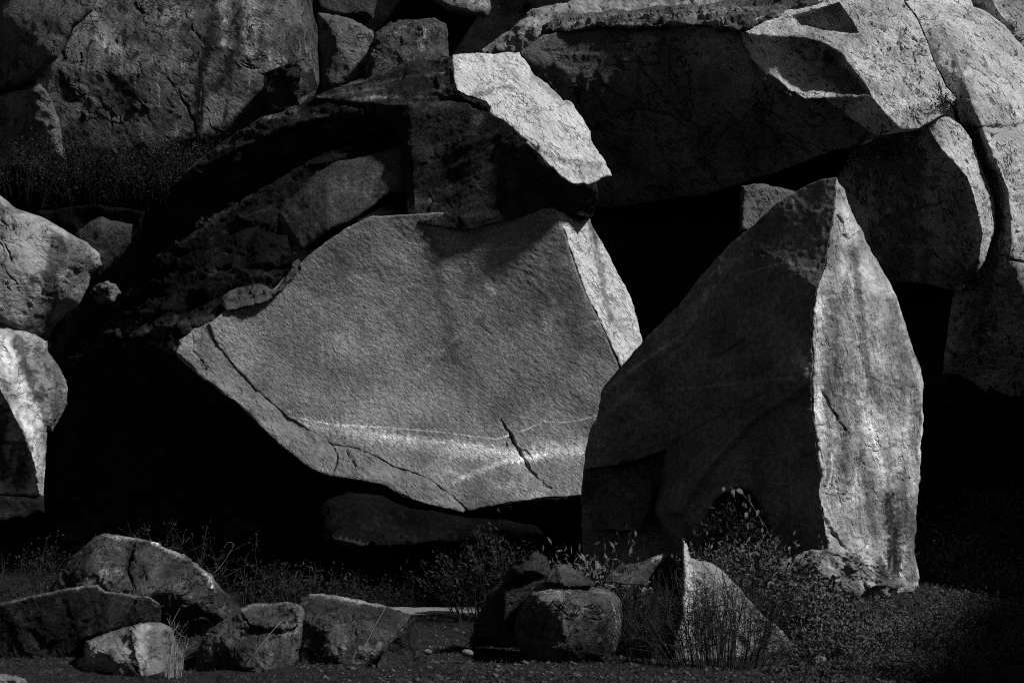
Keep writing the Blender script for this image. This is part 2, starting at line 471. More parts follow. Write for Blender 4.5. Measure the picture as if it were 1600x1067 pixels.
def flakes(poly, n, ang, length, w, h, seed, spread=0.5):
    rng = np.random.RandomState(seed); P = np.array(poly, float)[:, :2]; out = []
    while len(out) < n:
        x = rng.uniform(P[:, 0].min(), P[:, 0].max()); y = rng.uniform(P[:, 1].min(), P[:, 1].max())
        if not inside(np.array([x]), np.array([y]), P)[0]: continue
        a = math.radians(ang) + rng.normal() * spread; L = length * rng.uniform(0.4, 1.5); k = rng.normal() * 0.5
        pl = []
        for t in np.linspace(-0.5, 0.5, 6):
            aa = a + k * t; pl.append((x + math.cos(aa) * L * t + rng.normal() * 0.8, y + math.sin(aa) * L * t + rng.normal() * 0.8))
        if rng.rand() < 0.5: out.append((pl, rng.uniform(1.6, 2.6), h * rng.uniform(0.6, 1.4), 0.7))
        else: out.append((pl, -w * rng.uniform(0.5, 1.4), h * rng.uniform(0.5, 1.3), 0.7))
    return out

def rock(name, label, cat, *a, group=None, **k):
    o = relief(name, *a, **k); return tag(o, label, cat, group)

# ------------------------------------------------------------------ ground
G_GROUND = flat_mat('dry_ground', 0.002, 0.016, 9.0, 0.95, 0.8)
G_HILL = flat_mat('shade_black_hillside', 0.002, 0.007, 0.8, 0.95, 0.8)  # darker than real scrub: the colour stands in for shade in the gaps

def ground_z(x, y):
    z = 0.0 * x
    z = z + 0.10 * np.sin(x * 0.7 + 1) * np.cos(y * 0.5)
    z = z + 0.55 * np.exp(-(((x - 5.5) / 2.2) ** 2 + ((y - 21) / 3) ** 2))           # mound at the spire foot
    z = z + 1.0 * np.clip((y - 22) / 6, 0, 1) ** 2 * np.clip(1 - np.abs(x) / 30, 0, 1)
    k = np.exp(-(((x + 1.2) / 2.6) ** 4 + ((y - 21.2) / 1.5) ** 4)); z = z * (1 - k) + 0.15 * k
    hill = np.clip((y - 30) / 60, 0, 1)
    z = z + 70 * hill ** 1.1
    rh = np.clip((x - (0.37 * np.maximum(y, 10) + 1.2)) / 3.2, 0, 1); rh = rh * rh * (3 - 2 * rh)
    z = np.maximum(z, z * (1 - rh) + rh * (4.9 * np.clip((y - 9.0) / 2.5, 0, 1) + 5.8 * np.clip((y - 17.5) / 3.0, 0, 1)))     # added unseen ridge on the right, shaped to shade the lower right
    return z

def make_ground():
    xs = np.concatenate([np.linspace(-400, -20, 24), np.linspace(-19, -8, 40), np.linspace(-7.9, 8, 260), np.linspace(8.2, 24, 60), np.linspace(26, 400, 24)])
    ys = np.concatenate([np.linspace(-300, 0, 12), np.linspace(1, 11.5, 16), np.linspace(11.6, 24, 220), np.linspace(24.3, 50, 60), np.linspace(52, 110, 30), np.linspace(120, 600, 10)])
    gx, gy = np.meshgrid(xs, ys); X = gx.ravel(); Y = gy.ravel()
    Z = ground_z(X, Y)
    P = np.stack([X, Y, Z * 0], 1)
    Z = Z + 0.07 * fbm(P / 1.6, 4) + 0.035 * fbm(P / 0.35, 3) + np.where(Y > 28, 1.2 * fbm(P / 5, 4), 0)
    n, m = gx.shape; i = np.arange(n * m).reshape(n, m)
    F = np.stack([i[:-1, :-1].ravel(), i[:-1, 1:].ravel(), i[1:, 1:].ravel(), i[1:, :-1].ravel()], 1)
    o = mesh_obj('ground', np.stack([X, Y, Z], 1), F, G_GROUND)
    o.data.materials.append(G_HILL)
    cy = Y[F].mean(1); cx = X[F].mean(1)
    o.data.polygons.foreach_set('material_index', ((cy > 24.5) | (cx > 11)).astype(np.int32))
    tag(o, kind='structure')
make_ground()

# ------------------------------------------------------------------ the split boulder with the scooped face
sb = empty('split_boulder', p3(620, 880, 25.5), 'huge split granite boulder with a broad scooped pale face under a dark overhanging cap', 'boulder')
BOWL = [(325,505,24.68),(353,484,24.8),(418,460,24.95),(457,421,25.0),(491,392,25.0),(539,358,24.95),(577,339,24.92),(635,335,24.9),(700,330,24.88),(780,330,24.86),(866,325,24.84),(884,368,24.88),(898,413,24.9),(916,462,24.95),(938,505,24.95),(965,566,24.92),(985,640,24.78),(985,790,24.42),(912,776,24.38),(851,777,24.38),(779,788,24.37),(731,799,24.36),(702,772,24.38),(669,748,24.41),(616,729,24.46),(558,700,24.52),(519,695,24.53),(447,650,24.6),(399,609,24.65),(368,575,24.67),(339,537,24.68)]
relief('broken_face', BOWL, M_FRESH, sb, tps=0.85, rim=(3,0.03),  smooth=5, s=6.5, sub=2, thick=1.6, seed=1,
    pts=[(640,480,25.14),(700,600,25.1),(780,430,25.1),(850,550,24.99),(550,520,25.08),(600,640,24.92),(450,530,24.93),(800,690,24.9),(900,690,24.82),(680,690,24.86)],
    disp=[('fbm',0.035,0.9,3),('ani',0.008,0.08,2.4,(0.8,0.1,-0.6),2)],
    cracks=[([(783,655),(797,678),(811,702),(826,729),(842,748)],5,0.10),([(842,748),(852,757),(866,764)],3,0.03),([(811,702),(824,706),(832,716)],2.5,0.04),([(797,678),(790,690),(792,700)],2.2,0.03)],
    strokes=[([(447,650),(520,663),(610,668),(700,676),(775,686),(820,672),(850,658),(880,660),(912,655),(935,648)],1.2,2.4,14),
             ([(480,664),(560,676),(640,690),(720,705),(800,712),(912,700)],12,1.8,5),
             ([(600,682),(700,690),(800,706)],6,1.7,6),([(710,752),(790,720),(850,712)],5,1.9,4),([(700,735),(725,745)],4,1.8,5),
             ([(840,745),(915,720)],52,1.6,22),([(660,555),(690,545)],9,1.35,6),([(900,515),(940,500)],1.8,1.7,4),
             ([(650,590),(740,500),(760,470)],1.8,1.5,5),([(735,412),(745,425)],3,2.2,4),([(760,446),(772,458)],4,2.2,4),([(735,400),(770,450)],5,1.25,8),
             ([(664,345),(682,420),(694,480),(705,560)],13,0.6,14),([(860,380),(880,450),(900,520)],26,0.75,20),([(400,600),(470,640)],30,0.8,20),([(560,500),(600,470)],50,1.15,24),([(520,350),(640,380),(760,392),(860,380)],1.5,1.4,6),
             ([(485,405),(560,445)],1.5,1.3,4)])
LIP = [(329,503,24.73),(343,535,24.73),(372,573,24.72),(403,607,24.7),(451,647,24.65),(523,692,24.58),(562,697,24.57),(620,726,24.51),(673,745,24.46),(706,769,24.43),(734,797,24.40),(724,801,24.25),(673,790,24.2),(625,773,24.2),(587,756,24.22),(548,749,24.22),(515,744,24.22),(491,735,24.25),(442,701,24.32),(394,653,24.4),(361,624,24.45),(313,590,24.5),(288,566,24.55),(274,552,24.6),(279,532,24.7),(303,512,24.74)]
relief('lip', LIP, M_LIP, sb, smooth=2, s=7, sub=2, thick=1.2, seed=2, ej=1.6, base_tint=0.58, rim=(7,0.06),
    disp=[('fbm',0.05,0.6,4),('fac',0.014,0.30,1.0),('fbm',0.007,0.05,2)],
    cracks=[([(519,695),(527,712),(522,730),(515,744)],3,0.07),([(540,700),(548,715),(560,735)],2.5,0.05),([(300,520),(302,548),(325,580)],2.5,0.04)],
    strokes=[([(274,552),(300,520)],12,1.7,8),([(300,540),(308,560)],6,1.5,6),([(350,618),(380,640)],6,1.4,5),([(505,735),(522,748)],7,1.6,5),([(640,778),(700,798)],5,1.6,6),([(420,668),(500,705)],14,1.2,10)])
SIDE = [(863,317,24.97),(890,328,25.3),(923,343,25.75),(926,354,25.8),(943,386,25.8),(961,417,25.8),(979,453,25.75),(995,494,25.65),(1004,532,25.6),(1004,590,25.5),(980,610,24.9),(966,567,24.95),(939,506,24.98),(917,463,24.98),(899,414,24.94),(885,369,24.92)]
relief('side_facet', SIDE, M_PALE, sb, smooth=2, s=7, sub=2, thick=1.4, seed=3, ej=1.5, rim=(4,0.06),
    disp=[('fbm',0.05,0.8,4),('fac',0.012,0.35,1.4),('fbm',0.008,0.05,2)],
    cracks=[([(963,505),(958,515),(960,528),(968,540)],3,0.06),([(968,500),(990,503)],2.5,0.05),([(880,350),(915,368)],2.5,0.04)],
    strokes=[([(925,360),(936,400),(942,450),(955,500)],7,0.42,9),([(922,346),(930,372)],6,0.4,5),([(965,505),(990,530)],10,0.75,8),([(875,345),(905,345)],10,0.8,6)])
CREST = [(707,87,26.1),(707,105,25.6),(709,124,25.3),(713,142,25.15),(730,152,25.1),(760,161,25.0),(766,169,24.98),(764,180,24.95),(786,187,24.78),(805,206,24.64),(831,232,24.48),(857,259,24.4),(880,279,24.36),(895,288,24.36),(917,289,24.46),(931,287,24.8)]
CAPR = [(707,87,26.1),(726,83,26.2),(775,84,26.4),(812,82,26.6),(824,99,26.5),(833,116,26.4),(865,141,26.1),(880,157,25.9),(891,158,25.8),(906,180,25.6),(923,206,25.4),(925,225,25.3),(940,247,25.2),(955,274,25.0),(940,279,24.88),(931,287,24.8)]
relief('cap_broken_end', CAPR + CREST[::-1][1:-1], M_PALE, sb, smooth=2, s=7, sub=2, thick=1.2, seed=4, ej=2.0, rim=(4,0.08), back=27.5, lines=[[(789,188,24.80),(815,182,24.95),(850,171,25.22),(888,161,25.7)],[(785,181,24.96),(812,174,25.16),(848,163,25.42),(880,158,25.88)]], pts=[(760,120,25.75),(800,130,25.75)],
    disp=[('fbm',0.06,0.8,4),('fac',0.015,0.35,1.0),('ani',0.018,0.06,2.5,(0.7,0.2,-0.7),2),('fbm',0.008,0.04,2)],
    cracks=[([(788,185),(815,182),(850,169),(891,159)],4,0.09,0.8),([(816,217),(850,240),(884,251),(912,254),(940,262)],5,0.08,0.8),([(755,150),(775,135),(790,140)],3,0.04)],
    strokes=[([(820,222),(850,243),(884,254),(935,263)],5,0.55,6),([(880,268),(930,272)],9,0.7,5),([(833,118),(880,155)],7,0.6,6),([(735,150),(775,138),(800,140)],5,0.45,6),([(850,170),(890,160)],2,0.5,4)])
CAPF = CREST + [(934,300,24.9),(925,342,25.1),(890,332,25.0),(863,322,24.86),(812,340,24.82),(737,358,24.8),(700,357,24.84),(655,351,24.92),(636,336,25.0),(632,296,25.15),(629,225,25.4),(610,190,25.8),(587,180,25.9),(540,165,26.2),(490,152,26.6),(524,137,26.7),(569,129,26.6),(610,109,26.5),(632,88,26.5),(655,81,26.5),(692,90,26.2)]
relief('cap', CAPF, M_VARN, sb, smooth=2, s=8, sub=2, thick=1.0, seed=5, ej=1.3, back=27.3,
    lines=[[(520,143,26.45),(600,130,26.3),(660,122,25.95)],[(600,148,25.95),(690,142,25.35)],[(490,152,26.6),(560,160,26.0),(640,163,25.5),(720,158,25.13)],[(642,180,25.3),(645,250,25.05),(648,338,24.95)],[(736,178,24.95),(733,230,24.85),(738,300,24.8)]],
    pts=[(690,260,25.0),(700,120,25.6),(640,115,26.1),(830,280,24.62),(780,260,24.76)],
    disp=[('fbm',0.06,0.8,3),('ani',0.05,0.2,8,(0.9,-0.2,0.35),2),('fac',0.02,0.5,1.2),('fbm',0.012,0.08,3)],
    cracks=[([(700,156),(730,160),(762,172)],4,0.12)],
    strokes=[([(480,158),(540,143),(600,140)],3,3,4),([(560,135),(640,120),(700,115)],3,2.6,5),([(600,115),(640,95)],4,2.6,5),([(520,160),(600,152),(700,150)],2.5,3,4),([(632,90),(655,83),(692,91)],6,4.0,5),([(530,138),(600,150),(690,140)],7,2.0,9),([(480,160),(540,150),(600,158),(700,165)],6,2.2,7),([(655,310),(690,330)],16,2.6,7),([(795,260),(800,320)],8,2.2,8),([(690,125),(705,110)],18,2.0,8)])
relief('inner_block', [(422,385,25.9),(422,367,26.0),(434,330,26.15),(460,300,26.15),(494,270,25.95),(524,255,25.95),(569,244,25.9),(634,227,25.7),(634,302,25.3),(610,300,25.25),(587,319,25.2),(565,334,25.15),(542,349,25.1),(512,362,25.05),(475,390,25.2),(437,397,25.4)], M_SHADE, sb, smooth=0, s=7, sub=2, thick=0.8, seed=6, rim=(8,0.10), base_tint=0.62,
    lines=[[(509,285,25.40),(512,361,25.02)],[(440,335,25.65),(470,305,25.55),(509,285,25.40),(569,268,25.42),(608,299,25.22)]],
    disp=[('fbm',0.05,0.6,3),('ani',0.010,0.08,2.5,(0.8,0.1,-0.6),2)], strokes=[([(530,300),(560,300),(535,335)],26,1.5,8),([(600,262),(620,285)],20,1.4,8),([(440,345),(500,352)],2.2,1.8,5),([(520,300),(600,300)],2,1.4,5)])
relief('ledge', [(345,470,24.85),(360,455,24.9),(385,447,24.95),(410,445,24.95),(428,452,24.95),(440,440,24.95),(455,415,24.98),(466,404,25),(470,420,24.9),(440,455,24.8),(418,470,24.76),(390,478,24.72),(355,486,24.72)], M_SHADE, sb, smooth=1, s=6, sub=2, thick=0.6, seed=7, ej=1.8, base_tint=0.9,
    disp=[('fbm',0.08,0.4,4),('fac',0.05,0.2,0.8)])
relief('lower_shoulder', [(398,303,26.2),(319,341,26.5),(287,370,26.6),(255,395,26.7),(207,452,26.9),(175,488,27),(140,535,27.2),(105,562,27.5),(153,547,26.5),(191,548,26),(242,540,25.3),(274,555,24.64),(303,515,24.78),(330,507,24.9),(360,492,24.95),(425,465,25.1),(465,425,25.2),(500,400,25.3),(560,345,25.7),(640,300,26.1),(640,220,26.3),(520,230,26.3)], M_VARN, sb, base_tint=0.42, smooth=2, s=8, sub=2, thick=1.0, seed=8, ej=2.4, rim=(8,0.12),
    lines=[[(210,455,26.5),(262,430,26.0),(330,425,25.5),(400,420,25.25),(460,410,25.2)],[(255,400,26.4),(320,350,26.2),(395,310,26.1)],[(200,505,26.0),(260,500,25.3),(325,498,24.9)]],
    disp=[('fbm',0.06,0.9,3),('ani',0.05,0.22,8,(0.72,-0.3,0.6),2),('fac',0.04,0.26,0.35),('fbm',0.015,0.08,3)],
    strokes=[([(430,345),(465,305),(530,262),(620,235)],5,3.0,6),([(300,400),(380,345),(430,320)],4,2.0,7),([(205,460),(255,400),(320,345),(390,306)],7,3.2,8),([(180,510),(250,515),(330,500)],14,5.0,6),([(240,540),(275,553)],7,10.0,5),([(280,420),(350,425),(420,430)],7,2.2,5),([(140,540),(200,540)],6,2.2,6)])  # ridge and band strokes paint satin highlights into the tint
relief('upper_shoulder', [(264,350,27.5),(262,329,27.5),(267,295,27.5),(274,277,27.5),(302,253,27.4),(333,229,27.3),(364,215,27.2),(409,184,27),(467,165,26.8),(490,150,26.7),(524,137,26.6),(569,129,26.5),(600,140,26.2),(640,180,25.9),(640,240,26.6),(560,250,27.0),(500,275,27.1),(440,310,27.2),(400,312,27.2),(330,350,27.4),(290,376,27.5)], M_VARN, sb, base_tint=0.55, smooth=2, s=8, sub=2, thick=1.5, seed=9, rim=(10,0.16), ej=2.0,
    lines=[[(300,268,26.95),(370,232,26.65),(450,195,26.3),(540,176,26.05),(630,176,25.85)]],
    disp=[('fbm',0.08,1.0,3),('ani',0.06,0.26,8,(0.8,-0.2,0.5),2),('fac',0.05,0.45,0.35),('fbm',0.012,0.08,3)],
    strokes=[([(300,275),(380,228),(470,190),(560,165),(640,165)],3,2.2,5),([(330,300),(420,250),(520,215)],3,1.8,6),([(275,285),(300,258),(360,220),(420,180)],7,3.4,8),([(420,182),(460,172)],8,5.0,6),([(400,240),(500,200),(600,190)],12,1.8,12)])  # bright strokes paint a sheen along the ridge and ledges
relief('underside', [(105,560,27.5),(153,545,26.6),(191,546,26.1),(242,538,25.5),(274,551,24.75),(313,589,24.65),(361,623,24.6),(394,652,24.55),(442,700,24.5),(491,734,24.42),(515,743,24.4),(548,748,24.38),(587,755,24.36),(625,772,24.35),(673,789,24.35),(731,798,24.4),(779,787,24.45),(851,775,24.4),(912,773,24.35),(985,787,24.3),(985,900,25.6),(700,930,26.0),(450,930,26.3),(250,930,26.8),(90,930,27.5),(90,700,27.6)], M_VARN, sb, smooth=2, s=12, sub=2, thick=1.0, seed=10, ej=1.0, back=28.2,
    pts=[(400,760,26.0),(560,800,25.5),(250,700,26.6),(700,850,25.4),(850,830,25.2)],
    disp=[('fbm',0.25,1.2,4),('fac',0.08,0.6,1),('fbm',0.03,0.1,3)], base_tint=0.7)  # dark material and tint carry the shade under the lip

# ------------------------------------------------------------------ the pointed boulder
sp = empty('pointed_boulder', p3(1200, 930, 21), 'tall pointed granite boulder with a dark front and a bright streaked right side', 'boulder')
SF = 0.94
def nearer(l): return [(x, y, d * SF) for x, y, d in l]
RIDGE = [(1308,277,20.6),(1303,332,20.4),(1289,413,20.2),(1276,449,20.1),(1269,485,20.05),(1267,530,20),(1271,566,20),(1267,593,20),(1269,642,20),(1276,710,20),(1283,744,20),(1278,770,20),(1285,809,20),(1292,851,20.05),(1300,970,20.1)]
SRIGHT = [(1380,985,20.6),(1440,975,21.3),(1440,943,21.3),(1434,910,21.2),(1431,875,21.2),(1431,809,21.2),(1436,766,21.25),(1437,700,21.3),(1440,665,21.3),(1442,620,21.35),(1438,570,21.4),(1424,534,21.4),(1411,494,21.35),(1397,458,21.3),(1370,404,21.2),(1348,359,21.05),(1330,332,20.95),(1319,296,20.8)]
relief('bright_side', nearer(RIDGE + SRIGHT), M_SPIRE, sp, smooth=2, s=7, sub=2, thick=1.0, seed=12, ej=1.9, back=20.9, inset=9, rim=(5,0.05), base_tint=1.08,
    lines=[nearer([(1318,330,20.55),(1345,450,20.55),(1352,560,20.5),(1350,700,20.5),(1365,800,20.55),(1370,900,20.6)])],
    disp=[('fbm',0.06,1.0,4),('ani',0.07,0.35,6,(-0.12,0,1),2),('fac',0.008,0.3,1.6),('fbm',0.009,0.05,3)],
    cracks=[([(1284,608),(1300,640),(1318,670),(1328,690)],3,0.06),([(1310,335),(1322,350),(1320,365),(1332,372),(1345,362)],4,0.08),([(1287,800),(1305,835),(1330,862)],4,0.1)],
    strokes=[([(1300,470),(1308,560),(1318,650),(1322,740)],8,0.5,9),([(1330,600),(1345,690),(1360,760),(1365,830)],9,0.5,9),([(1395,470),(1405,560),(1412,640)],11,0.55,10),([(1390,700),(1385,780)],12,0.6,9),([(1360,660),(1372,720),(1382,768)],5,1.6,5),([(1322,300),(1318,420),(1300,470)],6,1.3,7),([(1336,390),(1345,480),(1352,560),(1375,640)],7,0.38,9),([(1420,560),(1432,640),(1425,700)],10,0.55,9),([(1310,580),(1312,700),(1320,800)],10,0.7,10),([(1280,470),(1276,600),(1284,700),(1290,790)],11,1.9,7),
             ([(1345,500),(1348,640),(1355,740)],12,1.3,10),([(1350,860),(1362,890),(1355,915)],14,2.4,8),([(1388,780),(1400,890)],14,0.12,6),([(1420,780),(1425,900)],12,0.5,8),([(1300,640),(1310,760)],8,1.25,8),([(1438,580),(1441,650),(1437,720)],3,1.6,5)])
SLEFT = [(1285,280,20.75),(1267,287,20.9),(1240,303,21.05),(1213,318,21.2),(1186,341,21.35),(1159,363,21.5),(1132,390,21.65),(1100,426,21.8),(1069,465,21.95),(1051,485,22.05),(1006,532,22.25),(970,573,22.45),(941,609,22.6),(934,647,22.65),(920,678,22.7),(914,710,22.7),(911,740,22.7),(910,792,22.6),(910,900,22.5),(1100,940,21.3),(1250,960,20.4)]
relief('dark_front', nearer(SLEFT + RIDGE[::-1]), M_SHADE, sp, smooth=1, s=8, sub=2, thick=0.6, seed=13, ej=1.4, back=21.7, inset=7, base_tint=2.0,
    lines=[nearer(l) for l in ([(1256,603,20.06),(1181,651,20.5),(1105,732,20.95),(1060,800,21.2)],[(1261,611,20.14),(1187,659,20.58),(1113,739,21.03),(1070,804,21.26)],
           [(925,731,22.65),(966,726,22.45),(1005,715,22.25),(1042,700,22.05),(1036,752,22.05),(1022,800,22.1)],[(928,735,23.4),(967,731,23.3),(1005,721,23.2),(1035,707,23.1),(1031,752,23.0),(1017,800,22.9)],[(1100,812,21.05),(1118,778,20.95),(1150,760,20.8),(1176,766,20.68),(1196,796,20.62),(1206,846,20.6)],[(1110,816,21.8),(1124,785,21.8),(1150,770,21.7),(1172,776,21.6),(1188,802,21.5),(1196,846,21.4)])],
    pts=nearer([(975,765,22.95),(960,800,22.7),(1230,760,20.4),(1190,860,20.7),(1150,805,22.0),(1175,830,21.9)]),
    disp=[('fbm',0.03,0.8,3),('fbm',0.008,0.08,3)],
    cracks=[([(1165,395),(1185,393),(1200,400)],3,0.06),([(1115,520),(1130,515)],2.5,0.05),([(1122,552),(1150,540),(1165,528)],3,0.06),([(1040,700),(1110,655),(1200,610)],2,0.025)],
    strokes=[([(1290,285),(1288,340),(1284,400)],4,1.8,3),([(1240,310),(1242,350)],2,2.0,4),([(1170,425),(1225,410),(1275,425)],1.8,2.2,4),([(1090,440),(1180,390),(1280,350)],6,1.5,8),
             ([(945,612),(1010,560),(1060,530),(1090,480),(1110,450)],7,1.5,8),([(950,605),(1055,530)],1.6,2.0,4),([(930,660),(1000,600),(1060,550)],5,1.4,8),([(1040,610),(1180,595),(1240,590)],1.8,1.6,5),([(1245,560),(1262,575)],11,2.0,7),([(935,690),(935,720)],2,1.6,4)])

relief('foot_chunk', nearer([(924,800,22.5),(930,770,22.55),(945,752,22.6),(965,742,22.6),(1000,740,22.5),(1022,752,22.4),(1018,800,22.2),(1000,830,22.1),(930,830,22.3)]), M_SHADE, sp, s=6, sub=2, thick=0.5, seed=14, rim=(4,0.06), base_tint=1.0, smooth=0, lines=[nearer([(945,757,22.4),(985,770,22.2),(1012,795,22.05)])], disp=[('fbm',0.04,0.5,3),('fac',0.02,0.25,1)])
relief('rubble_foot', nearer([(1190,985,19.9),(1215,880,20.0),(1252,866,19.95),(1292,856,19.85),(1330,864,19.85),(1352,850,20.1),(1376,868,20.2),(1390,905,20.25),(1412,900,20.5),(1430,915,20.8),(1444,960,21.0),(1440,1000,20.8)]), M_BOULDL, sp, s=6, sub=2, thick=0.4, seed=15, ej=2.5, rim=(10,0.12), base_tint=0.7,
    disp=[('fbm',0.12,0.4,4),('fac',0.03,0.2,1.0)], strokes=[([(1350,862),(1362,890),(1355,915)],13,2.6,7),([(1380,880),(1400,940)],12,0.3,7),([(1240,880),(1300,900)],16,1.3,8),([(1405,925),(1425,950)],6,1.8,5)])

# ------------------------------------------------------------------ right cliff
rc = empty('granite_cliff', p3(1300, 600, 35), 'massive granite cliff at upper right with a dark overhang and sunlit cracked crest', 'cliff')
CR = [(1155,45,33.8),(1165,73,33.6),(1177,95,33.4),(1198,114,33.1),(1218,126,32.8),(1234,142,32.45),(1259,156,32.05),(1287,156,32.1),(1316,171,32.05),(1332,187,31.95),(1356,203,31.7),(1374,212,31.3)]
CLIFF_D = [('fbm',0.10,1.8,3),('fac',0.015,0.7,1.3),('fbm',0.018,0.12,3)]
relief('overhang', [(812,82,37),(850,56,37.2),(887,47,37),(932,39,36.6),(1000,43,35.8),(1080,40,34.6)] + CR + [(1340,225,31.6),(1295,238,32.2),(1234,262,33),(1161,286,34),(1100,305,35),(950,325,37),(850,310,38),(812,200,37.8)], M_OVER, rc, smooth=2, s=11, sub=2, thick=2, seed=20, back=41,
    tps=0.6, pts=[(850,95,36.7),(950,80,36.0),(1060,85,34.7),(1135,90,33.65),(1050,150,34.6),(980,220,35.8),(1150,180,33.5),(900,140,36.3)], disp=[('fbm',0.2,2.2,3),('fac',0.03,0.9,1.0),('fbm',0.02,0.15,3)],
    cracks=flakes([(850,80),(1150,60),(1330,190),(1150,260),(900,280)],50,40,50,20,0.07,6,1.0)+[([(985,80),(1010,120),(1040,160),(1075,190),(1100,200)],3,0.10,3),([(950,185),(990,170),(1050,180),(1080,210)],3,0.10,3),([(1160,165),(1200,175),(1230,190)],3,0.08,3),([(1075,250),(1100,210),(1120,190)],3,0.08,3)],
    strokes=[([(1000,60),(1080,70),(1150,80)],30,1.5,25),([(1070,245)],10,1.8,6),([(1180,60),(1160,120)],20,1.4,12)])
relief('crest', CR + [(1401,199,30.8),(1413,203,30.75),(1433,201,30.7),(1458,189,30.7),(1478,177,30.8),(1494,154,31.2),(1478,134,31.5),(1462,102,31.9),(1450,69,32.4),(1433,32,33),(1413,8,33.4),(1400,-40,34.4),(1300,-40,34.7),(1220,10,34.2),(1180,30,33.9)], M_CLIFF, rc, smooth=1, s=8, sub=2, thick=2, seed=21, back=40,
    lines=[[(1168,53,33.4),(1210,57,33.0),(1259,59,32.7),(1291,69,32.4),(1316,85,32.1),(1336,114,31.8),(1356,138,31.5),(1361,149,31.35),(1316,153,31.8),(1262,154,32.0)],[(1361,149,31.35),(1381,175,30.95),(1403,197,30.76)],[(1302,92,33.1),(1324,118,32.9),(1345,141,32.4)],
           [(1236,25,33.6),(1312,4,33.45),(1324,24,33.1),(1342,53,32.6),(1295,50,32.85),(1242,42,33.25),(1236,25,33.6)],[(1250,30,33.95),(1308,10,34.0),(1334,46,33.5),(1296,45,33.75),(1252,38,33.9),(1250,30,33.95)]],
    pts=[(1235,95,33.3),(1285,115,33.15),(1318,138,32.7),(1262,130,32.9),(1210,90,33.2)], disp=CLIFF_D + [('ani',0.04,0.22,3,(0.55,-0.4,-0.7),2)],
    cracks=flakes([(1330,-10),(1410,10),(1480,150),(1420,195),(1370,160),(1345,60)],75,62,24,14,0.035,3)+[([(1165,60),(1163,75),(1175,92)],2.5,0.06),([(1374,212),(1400,202)],3,0.05)],
    strokes=[([(1260,75),(1310,110),(1330,140)],26,0.5,14)])
relief('buttress', [(1433,203,31.2),(1458,190,31.1),(1480,182,31.2),(1502,195,31.3),(1519,219,31.4),(1531,252,31.5),(1543,284,31.6),(1553,317,31.7),(1555,357,31.7),(1539,406,31.9),(1523,432,32.1),(1500,455,32.6),(1420,440,33.2),(1360,440,33.7),(1290,440,34.2),(1280,330,34.2),(1330,240,33.7),(1374,212,32.8)], M_CLIFF, rc, smooth=1, s=9, sub=2, thick=2, seed=22, back=40,
    lines=[[(1450,199,30.95),(1470,232,30.95),(1490,252,30.95),(1511,276,30.95),(1523,309,30.95),(1531,345,31),(1535,366,31.1),(1528,405,31.5)]],
    pts=[(1440,300,32.2),(1400,380,33)], disp=CLIFF_D, cracks=flakes([(1455,200),(1500,195),(1550,330),(1530,360)],22,60,20,12,0.03,5)+[([(1400,340),(1440,325),(1480,315),(1510,330)],3,0.08,2),([(1352,240),(1356,290),(1350,340)],3,0.08,2)],
    strokes=[([(1400,240),(1400,420)],60,0.35,18),([(1500,300),(1500,420)],24,0.6,12)])
relief('pillar', [(1413,3,33.6),(1433,30,33.9),(1450,67,33.3),(1462,100,32.8),(1478,132,32.3),(1490,150,32.0),(1500,192,32.0),(1518,217,32.2),(1531,250,32.3),(1544,282,32.4),(1554,315,32.5),(1556,357,32.5),(1540,406,32.5),(1524,430,32.6),(1490,455,33.1),(1475,560,33.8),(1465,680,35.0),(1660,720,34.6),(1660,130,35),(1620,95,35),(1597,68,35),(1570,42,35),(1540,20,35.2),(1515,9,35.3),(1480,5,35.1),(1440,3,34.6)], M_CLIFF, rc, smooth=2, s=9, sub=2, thick=2, seed=23, back=41,
    lines=[[(1462,20,34.0),(1490,70,32.8),(1508,130,31.8),(1526,180,31.3),(1550,240,31.3),(1576,300,31.4),(1580,370,31.6),(1570,430,32.1),(1550,520,33.2)],[(1500,20,34.6),(1545,90,33.4),(1585,150,32.7),(1630,220,32.2)]],
    disp=CLIFF_D + [('fbm',0.12,1.2,2)],
    cracks=flakes([(1440,0),(1600,20),(1640,300),(1640,430),(1560,400),(1540,260)],75,60,26,14,0.04,4)+[([(1510,210),(1530,200),(1560,196),(1620,190)],4,0.15,2),([(1545,260),(1560,275),(1556,300)],3,0.1,2),([(1480,20),(1540,80),(1580,120)],3,0.08,2),([(1560,396),(1580,405),(1640,430)],3,0.1,2),([(1500,60),(1512,90)],3,0.08,2)],
    strokes=[([(1500,100),(1520,190),(1545,260)],14,0.6,12),([(1540,420),(1520,520)],30,0.45,14),([(1545,440),(1530,540)],9,0.5,8)])
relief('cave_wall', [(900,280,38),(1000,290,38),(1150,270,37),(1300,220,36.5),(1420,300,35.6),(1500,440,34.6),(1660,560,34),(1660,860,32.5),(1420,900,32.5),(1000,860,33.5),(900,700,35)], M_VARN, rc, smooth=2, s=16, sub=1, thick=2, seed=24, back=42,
    pts=[(1100,400,38.5),(1200,500,38),(1300,400,37.5)], disp=[('fbm',0.5,2.5,4),('fac',0.15,1.0,1)])

